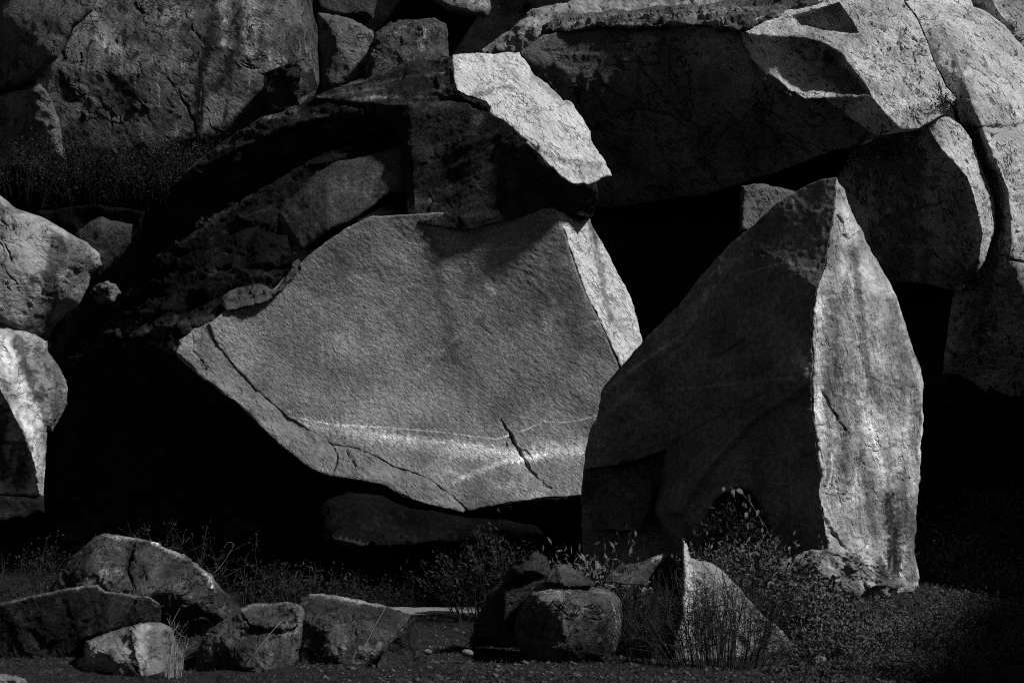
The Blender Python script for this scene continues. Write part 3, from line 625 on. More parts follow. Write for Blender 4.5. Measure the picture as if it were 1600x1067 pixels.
rock('skyline_slab', 'pale narrow slab on the skyline above the cracked crest', 'rock', [(1395,-40,36),(1400,-5,35.6),(1418,6,35.4),(1450,10,35.6),(1500,14,36),(1522,16,36.2),(1515,-10,36.5),(1500,-40,36.8)], M_CLIFF, s=8, sub=2, thick=2, seed=25, rim=(6,0.3), disp=CLIFF_D, base_tint=1.2)
rock('corner_crag', 'grey crag in the upper right corner with a pale cracked rib', 'rock', [(1490,-40,38.6),(1498,6,38.4),(1530,24,38.2),(1560,48,38),(1590,78,37.8),(1625,112,37.6),(1670,150,37.5),(1670,-40,38.5)], M_CLIFF, s=8, sub=2, thick=3, seed=26, lines=[[(1545,-10,37.8),(1560,20,37.5),(1580,40,37.4),(1600,75,37.2)],[(1565,10,38.2),(1585,45,37.9),(1610,80,37.6)]], disp=CLIFF_D, base_tint=0.6, cracks=[([(1558,10),(1575,30),(1592,60),(1605,80)],4,0.2)], strokes=[([(1540,0),(1550,20),(1570,35)],10,1.9,6),([(1510,0),(1525,15)],14,0.4,8)])

# ------------------------------------------------------------------ left cliff and the rocks above
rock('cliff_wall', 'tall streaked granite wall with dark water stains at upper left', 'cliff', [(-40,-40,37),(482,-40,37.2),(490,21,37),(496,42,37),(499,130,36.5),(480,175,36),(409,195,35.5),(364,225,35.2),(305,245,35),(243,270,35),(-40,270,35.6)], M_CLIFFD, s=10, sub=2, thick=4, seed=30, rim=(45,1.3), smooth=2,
    pts=[(300,100,35.0),(200,110,34.9),(420,80,35.4),(60,100,35.4)], disp=[('fbm',0.15,2,3),('fac',0.02,0.7,1.4),('ani',0.03,0.3,3,(0.7,0,-0.6),2),('fbm',0.016,0.12,3)],
    cracks=flakes([(110,20),(480,10),(480,160),(300,210),(110,190)],110,38,26,14,0.04,7)+[([(285,10),(300,45),(330,75),(345,82)],3,0.10,2),([(205,0),(222,20),(235,32)],3,0.10,2),([(280,145),(300,185),(305,210)],3,0.10,2)],
    strokes=[([(160,0),(165,60),(165,130),(175,180)],18,2.0,22),([(385,0),(395,60),(400,90)],18,2.0,20),([(340,0),(350,40)],14,2.2,10),([(420,20),(430,90)],14,1.8,12),([(270,10),(275,60)],14,1.7,12),([(375,0),(372,70),(350,120),(310,160),(305,220)],10,0.25,9),([(335,0),(330,60),(310,120),(308,200)],9,0.3,9),([(120,60),(130,160)],14,1.3,10)])
rock('overhanging_rock', 'smooth dark rock jutting in from the upper left corner', 'rock', [(-30,160,33.6),(0,149,33.4),(52,134,32.6),(70,112,32.2),(90,90,32),(114,45,32),(146,17,32.2),(170,-40,32.5),(-30,-40,34.5)], M_OVER, s=10, sub=2, thick=2, seed=31, rim=(30,0.8), disp=[('fbm',0.2,2,3),('ani',0.04,0.3,4,(0.6,0,0.8),3)], base_tint=0.8)
rock('wedge_rock', 'dark wedge of rock at the left edge below the jutting corner rock', 'rock', [(-30,150,33.6),(0,147,33.4),(40,138,33),(62,131,32.7),(76,149,32.5),(92,187,32.4),(104,250,32.4),(-30,270,33.6)], M_OVER, s=9, sub=2, thick=2, seed=32, rim=(12,0.4), disp=[('fbm',0.2,1,4),('fac',0.06,0.5,1)])
rock('perched_block', 'dark angular block perched on the crest beside the streaked wall', 'block', [(411,114,34.2),(433,107,34),(451,99,33.8),(475,91,33.6),(485,101,33.9),(492,114,34.1),(496,139,34.2),(465,156,33.3),(461,172,33.2),(418,170,33.8),(414,146,34)], M_VARN, s=6, sub=2, thick=1.2, seed=33, smooth=1, lines=[[(475,91,33.6),(470,120,33.3),(465,156,33.2)]], disp=[('fbm',0.12,0.6,4),('fac',0.05,0.4,1)], strokes=[([(472,98),(482,106)],6,5,4),([(470,125),(464,145)],4,3,4)])
rock('dark_boulder', 'dark rounded boulder between the streaked wall and the light-edged dome', 'boulder', [(497,22,38.5),(525,24,38.3),(550,32,38.2),(570,40,38),(584,49,38),(600,100,38),(540,150,37.5),(496,150,38)], M_OVER, s=8, sub=2, thick=2, seed=34, rim=(24,0.9), disp=[('fbm',0.2,1.2,4),('fac',0.05,0.6,1)])
rock('domed_boulder', 'rounded grey boulder on the skyline with a white streak down its edge', 'boulder', [(520,142,34.6),(545,132,34.6),(569,120,34.8),(575,80,35.4),(587,52,35.8),(610,36,36),(632,30,36.1),(677,28,36.1),(696,37,36.1),(701,52,36),(702,95,35.6),(640,105,34.8),(600,135,34.3)], M_BOULD, s=7, sub=2, thick=2, seed=35, smooth=2, rim=(16,0.5), lines=[[(590,60,35.4),(640,52,35.3),(661,48,35.2),(659,82,35.0)]], disp=[('fbm',0.15,1,4),('fac',0.04,0.5,1),('fbm',0.03,0.1,3)], strokes=[([(660,50),(657,68),(655,84)],5,4.0,4),([(600,50),(620,60)],12,1.5,8)])
rock('shadowed_boulder', 'nearly black boulder at the top edge above the domed boulder', 'boulder', [(655,-40,39),(677,4,38.5),(700,18,38.4),(735,26,38.4),(760,26,38.4),(769,12,38.6),(766,-5,38.8),(760,-40,39.2)], M_OVER, s=8, sub=2, thick=2, seed=36, rim=(14,0.6), disp=[('fbm',0.2,1.2,4)], strokes=[([(740,2),(764,8)],8,2,5)])  # stroke paints the highlight at its upper right
rock('backmost_boulder', 'black boulder at the top edge right of the streaked wall', 'boulder', [(486,-40,40),(490,20,39.5),(520,28,39.3),(560,30,39.3),(584,30,39.3),(590,0,39.6),(590,-40,40)], M_OVER, s=9, sub=2, thick=2, seed=37, rim=(14,0.6), disp=[('fbm',0.2,1.2,4)], base_tint=0.5)
rock('gap_shade_rock', 'added rock, darkened as shade, filling the gap behind the domed boulder and the cap', 'rock', [(480,-60,42),(1200,-60,42),(1180,10,41),(820,60,41),(780,100,40),(690,100,40),(480,70,41)], M_VARN, s=12, sub=1, thick=3, seed=38, disp=[('fbm',0.5,2,4)], base_tint=0.25)  # added filler, tint lowered so the gap reads as shade
rock('sloping_boulder', 'pale sloping boulder behind the cap at the top of the picture', 'boulder', [(744,100,39),(752,81,39),(767,67,39),(797,49,39),(816,30,39),(831,13,39.2),(887,4,39.5),(960,-30,40),(1140,-40,40),(1130,30,39),(850,90,38.3)], M_BOULDL, s=8, sub=2, thick=2, seed=39, rim=(16,0.6), lines=[[(790,80,38.6),(840,40,38.4),(870,20,38.5)]], disp=[('fbm',0.2,1,4),('fac',0.06,0.5,1),('fbm',0.03,0.12,3)], base_tint=0.7, strokes=[([(830,30),(845,50)],10,1.6,6)])
rock('layered_slab', 'thin layered rock slab lying along the top of the overhang', 'rock', [(844,58,37.4),(850,42,37.4),(869,30,37.3),(920,20,37),(990,14,36.2),(1100,6,35.2),(1200,-5,34.5),(1300,-35,34.2),(1312,6,33.7),(1234,28,33.6),(1155,48,33.3),(1080,44,34.3),(1000,48,35.4),(932,44,36.2),(887,52,36.6)], M_OVER, s=7, sub=2, thick=2, seed=40, rim=(10,0.4), disp=[('fbm',0.12,1,4),('terr',0.10,0.22,(-0.1,0.1,1)),('ani',0.10,0.16,8,(1,-0.3,0.06),3),('fac',0.06,0.7,0.35)], base_tint=0.9, strokes=[([(880,40),(960,25),(1080,25),(1200,10)],5,2.2,8),([(940,38),(1040,40),(1140,38)],4,2,7)])
rock('wedged_stone', 'small grey stone wedged under the overhang left of the pointed boulder top', 'stone', [(1155,362,31),(1157,320,31.2),(1159,290,31.3),(1185,288,31.2),(1215,292,31.4),(1250,300,31.8),(1240,370,31.5)], M_CLIFF, s=6, sub=2, thick=1, seed=41, rim=(8,0.3), disp=[('fbm',0.12,0.7,4)], base_tint=0.22)

# ------------------------------------------------------------------ left boulders
rock('sunlit_boulder', 'bright rounded boulder at the left edge with a dark stain on its right shoulder', 'boulder', [(-30,290,21.2),(0,307,20.8),(25,325,20.7),(73,343,20.6),(105,363,20.6),(137,379,20.8),(156,398,21.1),(159,414,21.2),(140,427,21.1),(137,449,21.1),(124,475,21.1),(105,488,21.1),(89,507,21.2),(76,528,21.4),(48,522,20.7),(22,516,20.4),(-30,495,20)], M_BOULDL, s=8, sub=2, thick=1.6, seed=45, rim=(14,0.25), smooth=2, tps=0.3,
    pts=[(20,420,20.0),(80,430,20.4),(40,370,20.3)], disp=[('fbm',0.08,0.9,3),('fac',0.008,0.4,1.2),('fbm',0.009,0.06,3)], base_tint=0.82,
    cracks=flakes([(0,320),(100,370),(140,400),(80,500),(0,480)],26,35,18,10,0.03,8)+[([(0,343),(10,350),(22,358)],3,0.06),([(5,380),(15,395),(18,410)],2.5,0.05)], strokes=[([(86,378),(86,420),(80,470),(60,520)],17,0.3,22),([(118,385),(118,430),(95,490)],32,0.5,30),([(48,440),(45,500)],14,0.55,18),([(5,360),(10,350)],9,1.5,6)])
rock('fluted_rock', 'streaky fluted rock with a bright diagonal rib below the sunlit boulder', 'rock', [(-30,488,20.4),(0,502,20.4),(22,513,20.4),(48,519,20.5),(76,532,20.9),(76,548,20.9),(89,570,21),(104,596,21.1),(107,632,21.2),(88,663,21),(82,675,21),(72,667,20.7),(72,705,20.7),(68,771,20.8),(66,790,20.9),(-30,790,21)], M_BOULDL, s=7, sub=2, thick=1.6, seed=46, smooth=1, rim=(8,0.15),
    lines=[[(-30,560,20),(5,618,19.9),(30,665,19.9),(45,700,20),(58,740,20.1),(62,772,20.3)],[(10,770,20.6),(14,700,20.4),(20,668,20.4)]], pts=[(35,740,20.7),(3,700,20.8)],
    disp=[('fbm',0.08,0.7,4),('ani',0.06,0.16,4,(0.45,0,-0.9),3),('fac',0.012,0.3,1.4)],
    strokes=[([(0,530),(25,600),(50,660),(66,740)],14,1.7,8),([(30,530),(40,570),(60,620)],13,0.25,9),([(80,560),(95,620),(85,660)],20,0.45,10),([(20,700),(40,690),(30,760)],14,0.2,8),([(0,640),(5,740)],12,0.15,8)])
rock('shade_fill_wall', 'added dark face filling the shaded gap behind the cobble and leaning slab', 'rock', [(60,330,29.5),(150,320,28.8),(225,330,28.2),(215,440,28.0),(190,500,28.0),(150,560,28.2),(120,620,28.2),(120,820,28.2),(-30,820,29.6),(-30,620,29.6),(40,450,30)], M_VARN, s=12, sub=1, thick=2, seed=44, disp=[('fbm',0.25,1,4)], base_tint=0.5)  # added dark surface standing in for shade in this gap
rock('leaning_slab', 'dim grey slab leaning in the dark gap right of the sunlit boulder', 'slab', [(112,372,25),(122,358,25),(140,345,25),(160,338,25),(172,345,25.1),(190,347,25.4),(208,350,25.6),(205,380,25.6),(170,420,25.5),(150,440,25.4)], M_OVER, s=7, sub=1, thick=1, seed=47, rim=(10,0.3), lines=[[(140,400,25),(160,360,24.9),(172,345,25.1)]], disp=[('fbm',0.1,0.6,4)], base_tint=0.4)
rock('cobble', 'small rough stone lodged in the dark gap below the leaning slab', 'stone', [(138,458,24.5),(150,445,24.4),(170,438,24.4),(182,444,24.5),(188,458,24.6),(178,472,24.6),(155,478,24.6)], M_OVER, s=5, sub=2, thick=0.5, seed=48, rim=(14,0.25), disp=[('fbm',0.12,0.3,4)], base_tint=1.3)
rock('ground_slab', 'black flat rock at the left edge under the fluted rock', 'rock', [(-30,771,20.2),(30,770,20.2),(68,774,20.4),(70,800,20.4),(40,815,20.3),(-30,820,20.1)], M_VARN, s=8, sub=1, thick=1, seed=49, rim=(10,0.3), disp=[('fbm',0.1,0.5,4)])

# ------------------------------------------------------------------ foreground boulders
FD = [('fbm',0.035,0.5,3),('fac',0.022,0.28,1.0),('fbm',0.010,0.05,3)]
rock('ridged_boulder', 'large dark boulder with a bright ridge line, rearmost of the lower left group', 'boulder', [(70,960,17.6),(80,917,17.6),(91,896,17.6),(115,868,17.7),(147,840,17.9),(164,835,18),(196,839,18),(217,840,18),(241,846,18),(273,861,17.9),(308,881,17.8),(332,895,17.7),(343,914,17.7),(360,933,17.6),(374,950,17.6),(380,990,17.5),(80,1000,17.3)], M_BOULD, s=7, sub=2, thick=1.2, seed=50, smooth=1, rim=(8,0.12), ej=1.6,
    lines=[[(217,843,17.85),(245,851,17.75),(304,882,17.5),(325,903,17.4),(336,924,17.35),(340,960,17.3)],[(217,843,17.85),(205,880,17.4),(218,930,17.1)]], pts=[(140,890,17.35),(270,920,17.1)],
    disp=[('fbm',0.06,0.5,3),('fac',0.022,0.28,1.0),('fbm',0.010,0.05,3)], cracks=flakes([(90,900),(160,840),(240,850),(340,920),(340,950),(100,950)],16,30,26,10,0.02,50,1.2)+[([(214,842),(205,860),(200,890),(212,920)],4,0.10)], strokes=[([(164,838),(217,843),(245,850)],3,3.0,5),([(240,848),(300,878),(325,900),(337,922)],3.5,5.0,5),([(250,880),(225,920)],12,1.7,9),([(150,870),(165,900),(145,905)],12,1.8,8),([(185,892)],7,2.5,4),([(325,893),(335,910)],8,2.5,5),([(297,930),(300,945)],5,2.5,5),([(133,860),(130,900)],6,0.3,6),([(205,850),(200,890)],6,0.3,5)])  # ridge and top-edge strokes paint rim light into the tint
rock('flat_dark_boulder', 'low black boulder with a thin bright upper edge at the lower left corner', 'boulder', [(-30,950,15.8),(0,942,15.8),(45,931,15.8),(94,921,15.8),(133,914,15.8),(152,913,15.8),(164,923,15.75),(210,928,15.7),(231,931,15.7),(250,942,15.7),(252,972,15.3),(224,974,15.3),(175,986,15.45),(136,998,15.55),(115,1020,15.6),(80,1045,15.65),(-30,1050,15.9)], M_VARN, s=7, sub=2, thick=1.1, seed=51, smooth=1, rim=(5,0.10), ej=1.3, disp=FD, base_tint=1.0, strokes=[([(-20,948),(45,933),(94,923),(133,916),(152,915),(166,925),(231,933),(250,944)],2.5,7,4)])  # stroke along the top edge is a painted rim highlight
rock('pale_boulder', 'pale boulder with a bright vertical band in the lower left corner group', 'boulder', [(118,1032,15),(131,1026,14.8),(135,1001,14.9),(175,987,14.9),(224,972,14.9),(250,972,15),(268,980,15.1),(276,998,15.1),(286,1030,15.1),(290,1047,15),(273,1057,14.9),(227,1066,14.8),(190,1090,14.9),(120,1090,15)], M_BOULDL, s=6, sub=2, thick=0.9, seed=52, smooth=1, rim=(12,0.2), ej=1.2, base_tint=0.5,
    lines=[[(205,980,14.75),(212,1020,14.6),(222,1060,14.6)]], pts=[(160,1020,14.65)], disp=FD, cracks=[([(205,1040),(218,1055),(230,1066)],3,0.05)], strokes=[([(222,975),(222,1010),(226,1055)],13,1.9,7),([(172,1020)],12,0.3,7),([(205,1045),(215,1060)],9,0.3,6),([(200,985),(210,1000)],6,0.4,5),([(140,1020),(165,1040)],12,1.4,8),([(262,990),(280,1040)],10,0.3,6)])
rock('corner_stone', 'small grey stone cut by the lower left corner of the picture', 'stone', [(-20,1054,13.8),(0,1053,13.8),(24,1056,13.8),(40,1062,13.9),(50,1085,13.9),(-20,1090,13.8)], M_BOULDL, s=5, sub=2, thick=0.4, seed=53, rim=(10,0.12), disp=FD, base_tint=0.7)
rock('capped_boulder', 'grey boulder with a flat broken top slab, below the ridged boulder', 'boulder', [(300,1045,15),(308,1012,15),(322,984,15.1),(350,966,15.1),(378,949,15.2),(395,942,15.3),(451,941,15.3),(469,947,15.3),(475,960,15.3),(472,977,15.3),(468,1030,15.2),(440,1062,15),(430,1090,15),(300,1090,15)], M_BOULD, s=6, sub=2, thick=1, seed=54, smooth=1, rim=(9,0.14), ej=1.2,
    lines=[[(378,953,14.95),(392,975,14.8),(440,980,14.78),(462,955,15.0)],[(395,980,14.95),(440,986,14.92)],[(440,980,14.78),(425,1010,14.65),(412,1060,14.6)]], pts=[(350,1010,14.75)],
    disp=FD, cracks=flakes([(320,990),(380,950),(465,950),(465,1020),(330,1050)],16,30,26,10,0.02,54,1.2)+[([(376,958),(392,978),(425,979),(450,970)],3,0.06)], strokes=[([(380,951),(400,944),(450,943)],2.5,3,4),([(455,950),(470,955),(460,975),(448,985)],10,3.0,6),([(418,1010),(415,1060)],9,1.8,6),([(350,980),(330,1020)],10,1.5,8),([(345,1000),(395,980)],14,1.3,9)])  # top-edge strokes brighten the tint as painted rim light
rock('wedge_boulder', 'dark wedge-shaped boulder with a bright upper edge beside the gravel strip', 'boulder', [(462,960,15.8),(467,935,15.8),(485,926,15.8),(520,928,15.8),(555,935,15.8),(593,944,15.8),(618,952,15.8),(642,961,15.8),(632,990,15.6),(610,1020,15.4),(575,1045,15.3),(551,1046,15.2),(516,1045,15.2),(465,1050,15.3)], M_BOULD, s=6, sub=2, thick=1, seed=55, smooth=1, rim=(6,0.1), ej=1.2,
    lines=[[(470,965,15.5),(510,985,15.2),(520,1022,15.1)]], pts=[(570,980,15.25)], disp=FD, cracks=flakes([(470,940),(520,932),(630,962),(580,1040),(480,1040)],16,30,26,10,0.02,55,1.2)+[([(598,950),(585,985),(570,1010)],2.5,0.04)], strokes=[([(485,928),(520,930),(555,937),(600,946)],3,5.0,4),([(530,985),(545,1010),(520,1020)],20,1.5,9),([(490,1000),(500,1030)],18,0.3,8)])  # bright stroke on the upper edge is painted rim light
rock('pointed_shard', 'small black pointed shard standing against the wedge-shaped boulder', 'stone', [(648,962,15),(653,987,15),(654,1026,14.9),(640,1048,14.8),(600,1058,14.7),(588,1040,14.8),(600,1014,14.85),(618,991,14.9),(638,967,15)], M_VARN, s=5, sub=2, thick=0.4, seed=56, smooth=1, ej=1.4, disp=FD, strokes=[([(648,964),(625,985),(598,1016)],1.8,3,3)])  # stroke paints a highlight along the slanting edge
rock('round_boulder', 'rounded grey boulder standing alone at bottom centre with a small stone on top', 'boulder', [(805,998,15.4),(807,970,15.4),(817,942,15.5),(831,919,15.6),(845,910,15.7),(884,910,15.7),(919,914,15.7),(954,923,15.6),(968,935,15.6),(972,963,15.5),(970,991,15.4),(961,1019,15.3),(945,1040,15.3),(900,1052,15.2),(850,1048,15.2),(817,1025,15.3)], M_BOULD, s=6, sub=2, thick=1.1, cracks=flakes([(815,960),(850,915),(960,930),(965,1010),(850,1030)],16,30,26,10,0.02,57,1.2), seed=57, smooth=2, rim=(30,0.34), ej=0.7, base_tint=1.5,
    pts=[(880,980,14.95)], lines=[[(850,940,15.1),(875,935,15.05),(905,945,15.02),(930,942,15.1)]], disp=[('fbm',0.06,0.5,3),('fac',0.004,0.25,1.0),('fbm',0.008,0.05,3)], strokes=[([(850,928),(870,930)],16,2.0,8),([(860,945),(890,942),(905,950)],6,0.5,6),([(840,1000),(940,1010)],34,0.6,14)])
rock('top_stone', 'small angular stone resting on top of the rounded boulder', 'stone', [(849,911,15.6),(856,893,15.7),(870,881,15.8),(886,881,15.8),(901,891,15.8),(919,902,15.7),(930,913,15.6),(890,918,15.4)], M_BOULD, s=5, sub=2, thick=0.4, seed=58, smooth=1, ej=0.9, lines=[[(870,884,15.7),(876,900,15.5),(880,914,15.42)]], rim=(5,0.05), disp=FD, strokes=[([(856,895),(870,884),(900,891)],4,1.8,4)])  # top-edge stroke is a painted highlight
rock('half_hidden_boulder', 'dark rounded boulder half hidden left of the tall dark stone', 'boulder', [(732,1010,16.4),(735,998,16.4),(747,963,16.5),(761,935,16.6),(782,919,16.6),(800,925,16.7),(800,1012,16.4)], M_BOULD, s=6, sub=2, thick=0.8, seed=59, rim=(18,0.3), disp=FD, base_tint=0.6)
rock('tall_stone', 'tall nearly black stone behind the rounded boulder', 'stone', [(784,1010,16.2),(784,920,16.2),(789,896,16.2),(800,884,16.25),(814,882,16.3),(835,861,16.5),(856,868,16.6),(860,900,16.5),(845,1010,16.3)], M_VARN, s=6, sub=2, thick=0.7, seed=60, smooth=1, rim=(6,0.1), lines=[[(800,886,16.1),(812,892,16.0),(832,890,16.1)]], disp=FD, base_tint=1.5)
rock('tilted_slab', 'flat tilted slab propped up right of the rounded boulder', 'slab', [(943,910,16.3),(954,891,16.5),(985,881,16.6),(1010,874,16.7),(1036,864,16.8),(1031,878,16.5),(1009,911,16.2),(975,913,16.1)], M_BOULD, s=5, sub=2, thick=0.5, seed=61, smooth=1, ej=0.9, rim=(4,0.04), disp=FD, base_tint=1.3, strokes=[([(1022,868),(1032,872)],5,2.5,3)])
rock('dark_standing_stone', 'black stone standing between the tilted slab and the triangular rock', 'stone', [(1005,1030,16),(1015,950,16.1),(1025,890,16.3),(1040,868,16.4),(1060,880,16.4),(1068,950,16.2),(1062,1040,16)], M_VARN, s=6, sub=2, thick=0.6, seed=62, rim=(8,0.15), disp=FD)
rock('triangular_rock', 'pale triangular rock behind bare twigs at bottom centre right', 'rock', [(1066,842,16.2),(1073,849,16.2),(1078,872,16.2),(1110,879,16.4),(1136,897,16.5),(1162,927,16.5),(1189,958,16.6),(1224,984,16.7),(1243,1015,16.8),(1252,1060,16.8),(1050,1060,15.8),(1053,1002,15.9),(1064,962,15.9),(1068,910,16)], M_BOULDL, s=6, sub=2, thick=0.9, seed=63, smooth=1, rim=(7,0.08), ej=1.0, base_tint=0.55,
    disp=FD, strokes=[([(1069,850),(1073,900),(1077,990)],10,2.4,6),([(1130,960),(1120,1000)],14,1.4,7),([(1160,940),(1200,980),(1235,1020)],14,0.6,9)])
rock('sunken_ledge', 'dim layered ledge low at the right edge among dry grass', 'rock', [(1470,940,19.6),(1477,932,19.7),(1521,925,19.9),(1565,938,20),(1600,947,20),(1640,955,20),(1640,1010,19.3),(1560,1005,19.2),(1490,985,19.2)], M_BOULDL, s=7, sub=2, thick=1, seed=64, rim=(8,0.2), disp=[('fbm',0.15,0.5,4),('terr',0.12,0.18,(0.3,0,1))], base_tint=0.8)
rock('tucked_rock', 'dim ledge of rock running along the ground under the lip of the split boulder', 'rock', [(498,800,23.4),(510,780,23.5),(545,770,23.6),(600,776,23.7),(640,792,23.8),(720,808,23.9),(790,812,24),(840,822,23.9),(850,835,23.8),(790,845,23.5),(700,850,23.2),(611,856,22.9),(572,855,22.8),(541,882,22.9),(520,870,22.9),(502,832,23)], M_VARN, base_tint=0.28, s=7, sub=2, thick=1, seed=65, rim=(14,0.3), lines=[[(503,831,22.9),(520,841,22.65),(572,852,22.6),(608,854,22.8)]], disp=[('fbm',0.12,0.6,4)], strokes=[([(505,832),(530,845),(590,856)],6,8,5)])  # tint lowered for shade, bright stroke paints the lit sliver
for i, (x, y, d, r, lb) in enumerate([(1280,1031,15.2,10,'small rounded stone at the foot of the triangular rock'), (1326,1040,15.0,9,'left one of two small stones touching at lower right'), (1343,1044,14.9,14,'larger right one of two small stones touching at lower right'), (668,1018,14.8,6,'small pebble on the grass right of the black shard'), (730,1020,14.8,8,'flat pale stone lying in the grass at bottom centre')]):
    a = np.linspace(0, 2 * np.pi, 11)[:-1]; rr = np.random.RandomState(i)
    ol = [(x + r * math.cos(t) * (1.1 + 0.2 * rr.rand()), y + r * math.sin(t) * (0.7 + 0.2 * rr.rand()), d) for t in a]
    rock('stone', lb, 'stone', ol, M_BOULDL, s=4, sub=1, thick=r / FPX * d * 1.2, inset=1, seed=70 + i, rim=(r * 0.8, r / FPX * d * 0.9), ej=0.3, disp=[('fbm',0.02,0.1,3)], base_tint=0.55, group='loose stones on the ground')

# ------------------------------------------------------------------ path, plants, grass
def gz(x, y):
    x = np.atleast_1d(np.asarray(x, float)); y = np.atleast_1d(np.asarray(y, float))
    P = np.stack([x, y, x * 0], 1)
    return ground_z(x, y) + 0.07 * fbm(P / 1.6, 4) + 0.035 * fbm(P / 0.35, 3) + np.where(y > 28, 1.2 * fbm(P / 5, 4), 0)

M_GRAVEL = flat_mat('pale_gravel', 0.05, 0.30, 22, 0.95, 1.0)
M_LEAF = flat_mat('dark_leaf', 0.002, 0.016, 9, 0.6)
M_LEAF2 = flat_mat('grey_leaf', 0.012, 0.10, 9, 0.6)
M_TWIG = flat_mat('twig_bark', 0.008, 0.025, 9, 0.8)
M_DRY = flat_mat('dry_stem', 0.10, 0.26, 9, 0.8)
M_GRASS = flat_mat('dry_grass', 0.006, 0.045, 2, 0.8)

def make_path():
    xs = np.linspace(-3.4, 1.0, 90); ys = np.linspace(20.9, 22.2, 26)
    gx, gy = np.meshgrid(xs, ys); X = gx.ravel(); Y = gy.ravel() + 0.12 * np.sin(X * 1.3)
    Z = 0.17 + 0.02 * (Y - 21.5) + 0.012 * fbm(np.stack([X, Y, X * 0], 1) / 0.2, 3)
    n, m = gx.shape; i = np.arange(n * m).reshape(n, m)
    F = np.stack([i[:-1, :-1].ravel(), i[:-1, 1:].ravel(), i[1:, 1:].ravel(), i[1:, :-1].ravel()], 1)
    tag(mesh_obj('path', np.stack([X, Y, Z], 1), F, M_GRAVEL), kind='structure')
make_path()

def tubes(paths, radii, sides=3):
    V = []; F = []; off = 0
    for p, r in zip(paths, radii):
        p = np.asarray(p); n = len(p)
        t = np.gradient(p, axis=0); t /= np.maximum(np.linalg.norm(t, axis=1), 1e-9)[:, None]
        ref = np.where(np.abs(t[:, 2:3]) > 0.9, np.array([[1.0, 0, 0]]), np.array([[0, 0, 1.0]]))
        u = np.cross(t, ref); u /= np.maximum(np.linalg.norm(u, axis=1), 1e-9)[:, None]; v = np.cross(t, u)
        rr = np.linspace(r, r * 0.35, n)[:, None]
        for k in range(sides):
            a = 2 * math.pi * k / sides; V.append(p + rr * (u * math.cos(a) + v * math.sin(a)))
        i = off + np.arange(n - 1)
        for k in range(sides):
            k2 = (k + 1) % sides
            F.append(np.stack([i + k * n, i + k2 * n, i + 1 + k2 * n, i + 1 + k * n], 1))
        off += n * sides
    return np.concatenate(V), np.concatenate(F)

def leaf_quads(P, D, size, rng, wide=0.42):
    n = len(P); D = D / np.maximum(np.linalg.norm(D, axis=1), 1e-9)[:, None]
    S = np.cross(D, rng.normal(size=(n, 3))); S /= np.maximum(np.linalg.norm(S, axis=1), 1e-9)[:, None]
    U = np.cross(D, S); L = (size * rng.uniform(0.55, 1.35, n))[:, None]
    V = np.stack([P, P + D * L * 0.5 + S * L * wide * 0.5 + U * L * 0.06, P + D * L, P + D * L * 0.5 - S * L * wide * 0.5 + U * L * 0.06], 1).reshape(-1, 3)
    return V, np.arange(n * 4).reshape(n, 4)

def plant(name, label, cat, base, w, h, dp, n_stem, n_leaf, leaf, seed, leafmat=None, stemmat=None, rad=0.012, wide=0.42, twig=3, droop=0.25, group=None, lean=(0, 0, 0), drop=0.0):
    rng = np.random.RandomState(seed); base = np.asarray(base, float)
    root = empty(name, base, label, cat, group)
    paths = []; radii = []; tips = []; dirs = []
    for i in range(n_stem):
        a = rng.uniform(0, 2 * math.pi); q = math.sqrt(rng.rand())
        b0 = base + np.array([math.cos(a) * q * w * 0.6, math.sin(a) * q * dp * 0.6, -0.05])
        dz = np.array([0, 0, -drop * rng.rand()]); b0 = b0 + dz
        tgt = base + np.array([math.cos(a) * q * w, math.sin(a) * q * dp, h * (rng.uniform(0.55, 1.05)) * (1 - 0.45 * q * q)]) + np.array(lean) * rng.uniform(0.4, 1) + dz
        t = np.linspace(0, 1, 7)[:, None]
        p = b0 + (tgt - b0) * t + np.array([[0, 0, 1]]) * (t - t * t) * h * droop + np.cumsum(rng.normal(size=(7, 3)), 0) * h * 0.03 * t
        paths.append(p); radii.append(rad * rng.uniform(0.6, 1.2))
        for k in range(twig):
            j = rng.randint(2, 6); s0 = p[j]
            d = rng.normal(size=3) * np.array([1, 1, 0.6]) + np.array([0, 0, 0.5]) + (p[6] - p[5]) * 3
            d /= np.linalg.norm(d); L = h * rng.uniform(0.12, 0.38)
            tt = np.linspace(0, 1, 5)[:, None]; qd = rng.normal(size=3) * 0.15 * L
            tp = s0 + d * L * tt + qd * tt * tt
            paths.append(tp); radii.append(rad * 0.5)
            tips.append(tp[1:]); dirs.append(np.repeat(d[None], 4, 0))
        tips.append(p[2:]); dirs.append(np.gradient(p, axis=0)[2:])
    V, F = tubes(paths, radii); mesh_obj('stems', V, F, stemmat or M_TWIG, root)
    if n_leaf:
        T = np.concatenate(tips); Dd = np.concatenate(dirs); Dd = Dd / np.maximum(np.linalg.norm(Dd, axis=1), 1e-9)[:, None]
        ix = rng.randint(0, len(T), n_leaf)
        P = T[ix] + rng.normal(size=(n_leaf, 3)) * leaf * 0.9
        V, F = leaf_quads(P, Dd[ix] + rng.normal(size=(n_leaf, 3)) * 0.9, leaf, rng, wide)
        mesh_obj('foliage', V, F, leafmat or M_LEAF, root, smooth=False)
    return root

def at_ground(x, d):            # ground point seen in column x at distance d
    X = (x - 800) / FPX * d; return np.array([X, d, float(gz(X, d)[0])])

